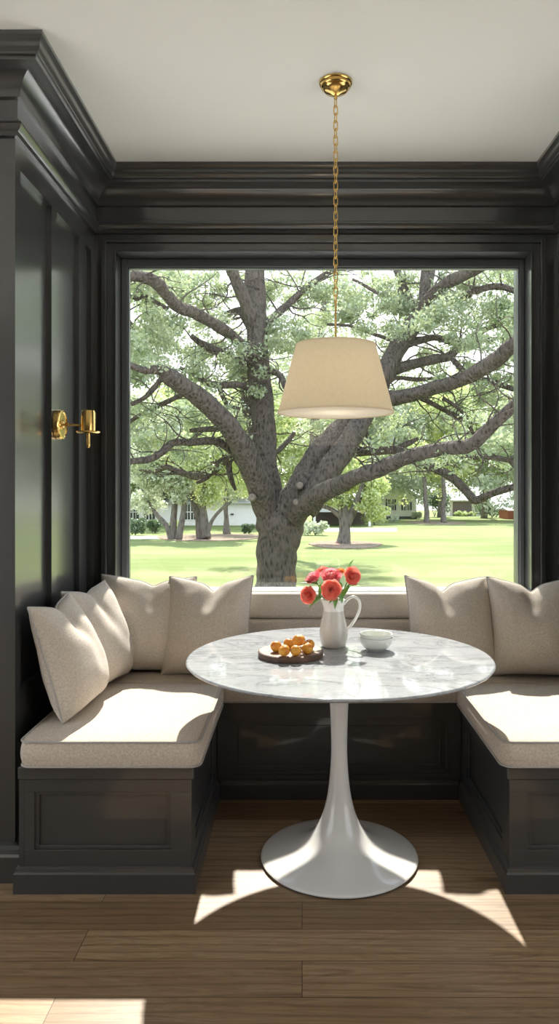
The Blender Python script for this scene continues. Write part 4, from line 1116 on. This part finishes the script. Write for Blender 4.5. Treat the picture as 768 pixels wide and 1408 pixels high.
# houses
def win_parts(parent, xc, zc, w, h, y, shutters=True):
    f = MB(); f.box(xc - w / 2 - .06, xc + w / 2 + .06, y - .06, y, zc - h / 2 - .06, zc + h / 2 + .06)
    fo = obj('window', f, M['white_siding'], parent)
    g = MB(); g.box(xc - w / 2, xc + w / 2, y - .075, y - .061, zc - h / 2, zc + h / 2); obj('pane', g, M['dark_glass'], fo)
    m_ = MB(); m_.box(xc - .03, xc + .03, y - .095, y - .077, zc - h / 2, zc + h / 2); m_.box(xc - w / 2, xc + w / 2, y - .095, y - .077, zc - .03, zc + .03)
    m_.box(xc - w / 4 - .015, xc - w / 4 + .015, y - .095, y - .077, zc - h / 2, zc + h / 2); m_.box(xc + w / 4 - .015, xc + w / 4 + .015, y - .095, y - .077, zc - h / 2, zc + h / 2)
    obj('muntin', m_, M['white_siding'], fo)
    if shutters:
        for s in (-1, 1):
            a, c = sorted((xc + s * (w / 2 + .08), xc + s * (w / 2 + .08 + w * .28)))
            obj('shutter', MB().box(a, c, y - .05, y - .005, zc - h / 2, zc + h / 2), M['shutter'], parent)
def X(px, d): return (px - AX) / F * d
def Z(py, d): return CH - (py - AY) / F * d
dh = G(0, 713.5)
t = thing('cottage', (X(550, dh), dh, gz(dh)), 'white gabled cottage with dark-shuttered windows at the far end of the lawn', 'house')
b = MB(); x0, x1 = X(508, dh), X(572, dh); z0 = gz(dh); ze = Z(684, dh); zr = Z(667, dh); xm = X(545, dh)
b.box(x0, x1, dh, dh + 8, z0, ze); 
b.prism([(x0, ze), (x1, ze), (X(540, dh), zr)], 'y', dh + .02, dh + 7.98)
obj('wall', b, M['white_siding'], t)
b = MB(); xr = X(540, dh)
b.prism([(x0 - .4, ze - .12), (x0 - .4, ze + .1), (xr, zr + .25), (x1 + .4, ze + .1), (x1 + .4, ze - .12), (xr, zr + .02)], 'y', dh - .35, dh + 8.3)
obj('roof', b, M['roof_grey'], t)
obj('foundation', MB().box(x0 - .03, x1 + .03, dh - .06, dh, z0, Z(710, dh)), M['foundation'], t)
win_parts(t, X(558.5, dh), Z(694, dh), .50, 1.0, dh); win_parts(t, X(537, dh), Z(694, dh), .50, 1.0, dh)
dl = G(0, 722.5)
t = thing('long_building', (X(285, dl), dl, gz(dl)), 'long low white building beyond the forked lawn trees', 'building')
b = MB(); b.box(X(120, dl), X(352, dl), dl, dl + 7, gz(dl), Z(692, dl)); obj('wall', b, M['white_siding'], t)
b = MB(); y0 = dl
b.prism([(dl - .5, Z(692, dl)), (dl + 3.5, Z(678, dl)), (dl + 7.5, Z(692, dl)), (dl + 7.5, Z(690.5, dl)), (dl + 3.5, Z(676, dl)), (dl - .5, Z(690.5, dl))], 'x', X(115, dl), X(357, dl))
obj('roof', b, M['roof_grey'], t)
for px in (183, 205, 262): win_parts(t, X(px, dl), Z(704, dl), .8, 1.0, dl, False)
obj('lamp', MB().box(X(317, dl), X(321, dl), dl - .15, dl, Z(708, dl), Z(706, dl)), M['shutter'], t)
dg = G(0, 724)
t = thing('carport', (X(478, dg), dg, gz(dg)), 'grey open carport with shaded bay behind the thick-trunked lawn tree', 'carport')
b = MB(); b.prism([(X(428, dg), Z(704, dg)), (X(512, dg), Z(704, dg)), (X(490, dg), Z(690, dg)), (X(450, dg), Z(690, dg))], 'y', dg - .3, dg + 5); obj('roof', b, M['roof_grey'], t)
for px in (432, 508, 470): obj('post', MB().box(X(px, dg) - .08, X(px, dg) + .08, dg, dg + .16, gz(dg), Z(704, dg)), M['white_siding'], t)
obj('rear_wall', MB().box(X(430, dg), X(510, dg), dg + 4.6, dg + 4.8, gz(dg + 4.6) - .1, Z(704, dg)), M['fence_wood'], t)
db = G(0, 709.5)
t = thing('garage', (X(640, db), db, gz(db)), 'low garage with a dark wide door beyond the hedge', 'garage')
obj('wall', MB().box(X(618, db), X(668, db), db, db + 6, gz(db), Z(688, db)), M['room_wall'], t)
obj('door', MB().box(X(622, db), X(648, db), db - .08, db - .005, gz(db), Z(690, db)), M['fence_wood'], t)
b = MB(); b.prism([(db - .4, Z(688, db)), (db + 3, Z(680, db)), (db + 6.4, Z(688, db))], 'x', X(614, db), X(672, db)); obj('roof', b, M['roof_grey'], t)
ds = G(0, 714)
t = thing('brick_shed', (X(708, ds), ds, gz(ds)), 'small red brick shed at the lawn edge by the window jamb', 'shed')
obj('wall', MB().box(X(698, ds), X(728, ds), ds, ds + 3, gz(ds), Z(702, ds)), M['brick'], t)
obj('roof', MB().prism([(ds - .2, Z(702, ds)), (ds + 1.5, Z(699, ds)), (ds + 3.2, Z(702, ds))], 'x', X(697, ds), X(730, ds)), M['roof_grey'], t)

# ------------------------------------------------------------------ light
sun = bpy.data.lights.new('sun', 'SUN'); sun.energy = 5.4; sun.angle = math.radians(1.1); sun.color = (1.0, .93, .84)
so = bpy.data.objects.new('sun', sun); COL.objects.link(so)
el = math.radians(46); dirv = Vector((0.0, -math.cos(el), -math.sin(el)))
so.rotation_euler = dirv.to_track_quat('-Z', 'Y').to_euler(); so.location = (0, 30, 30)
bulb = bpy.data.lights.new('lamp_bulb', 'POINT'); bulb.energy = 0.28; bulb.color = (1, .90, .76); bulb.shadow_soft_size = .03
bo = bpy.data.objects.new('lamp_bulb', bulb); COL.objects.link(bo); bo.location = (LX, LY, 1.665)
w = bpy.data.worlds.new('sky'); SC.world = w; w.use_nodes = True; nt = w.node_tree; nt.nodes.clear()
o_ = nt.nodes.new('ShaderNodeOutputWorld'); bg = nt.nodes.new('ShaderNodeBackground'); nt.links.new(bg.outputs[0], o_.inputs[0])
tc = nt.nodes.new('ShaderNodeTexCoord'); sx = nt.nodes.new('ShaderNodeSeparateXYZ'); nt.links.new(tc.outputs['Generated'], sx.inputs[0])
rp = nt.nodes.new('ShaderNodeValToRGB'); nt.links.new(sx.outputs['Z'], rp.inputs[0])
rp.color_ramp.elements[0].position = 0; rp.color_ramp.elements[0].color = (.98, .98, .97, 1)
rp.color_ramp.elements[1].position = .8; rp.color_ramp.elements[1].color = (.62, .74, .92, 1)
nt.links.new(rp.outputs[0], bg.inputs[0]); bg.inputs[1].default_value = 1.25
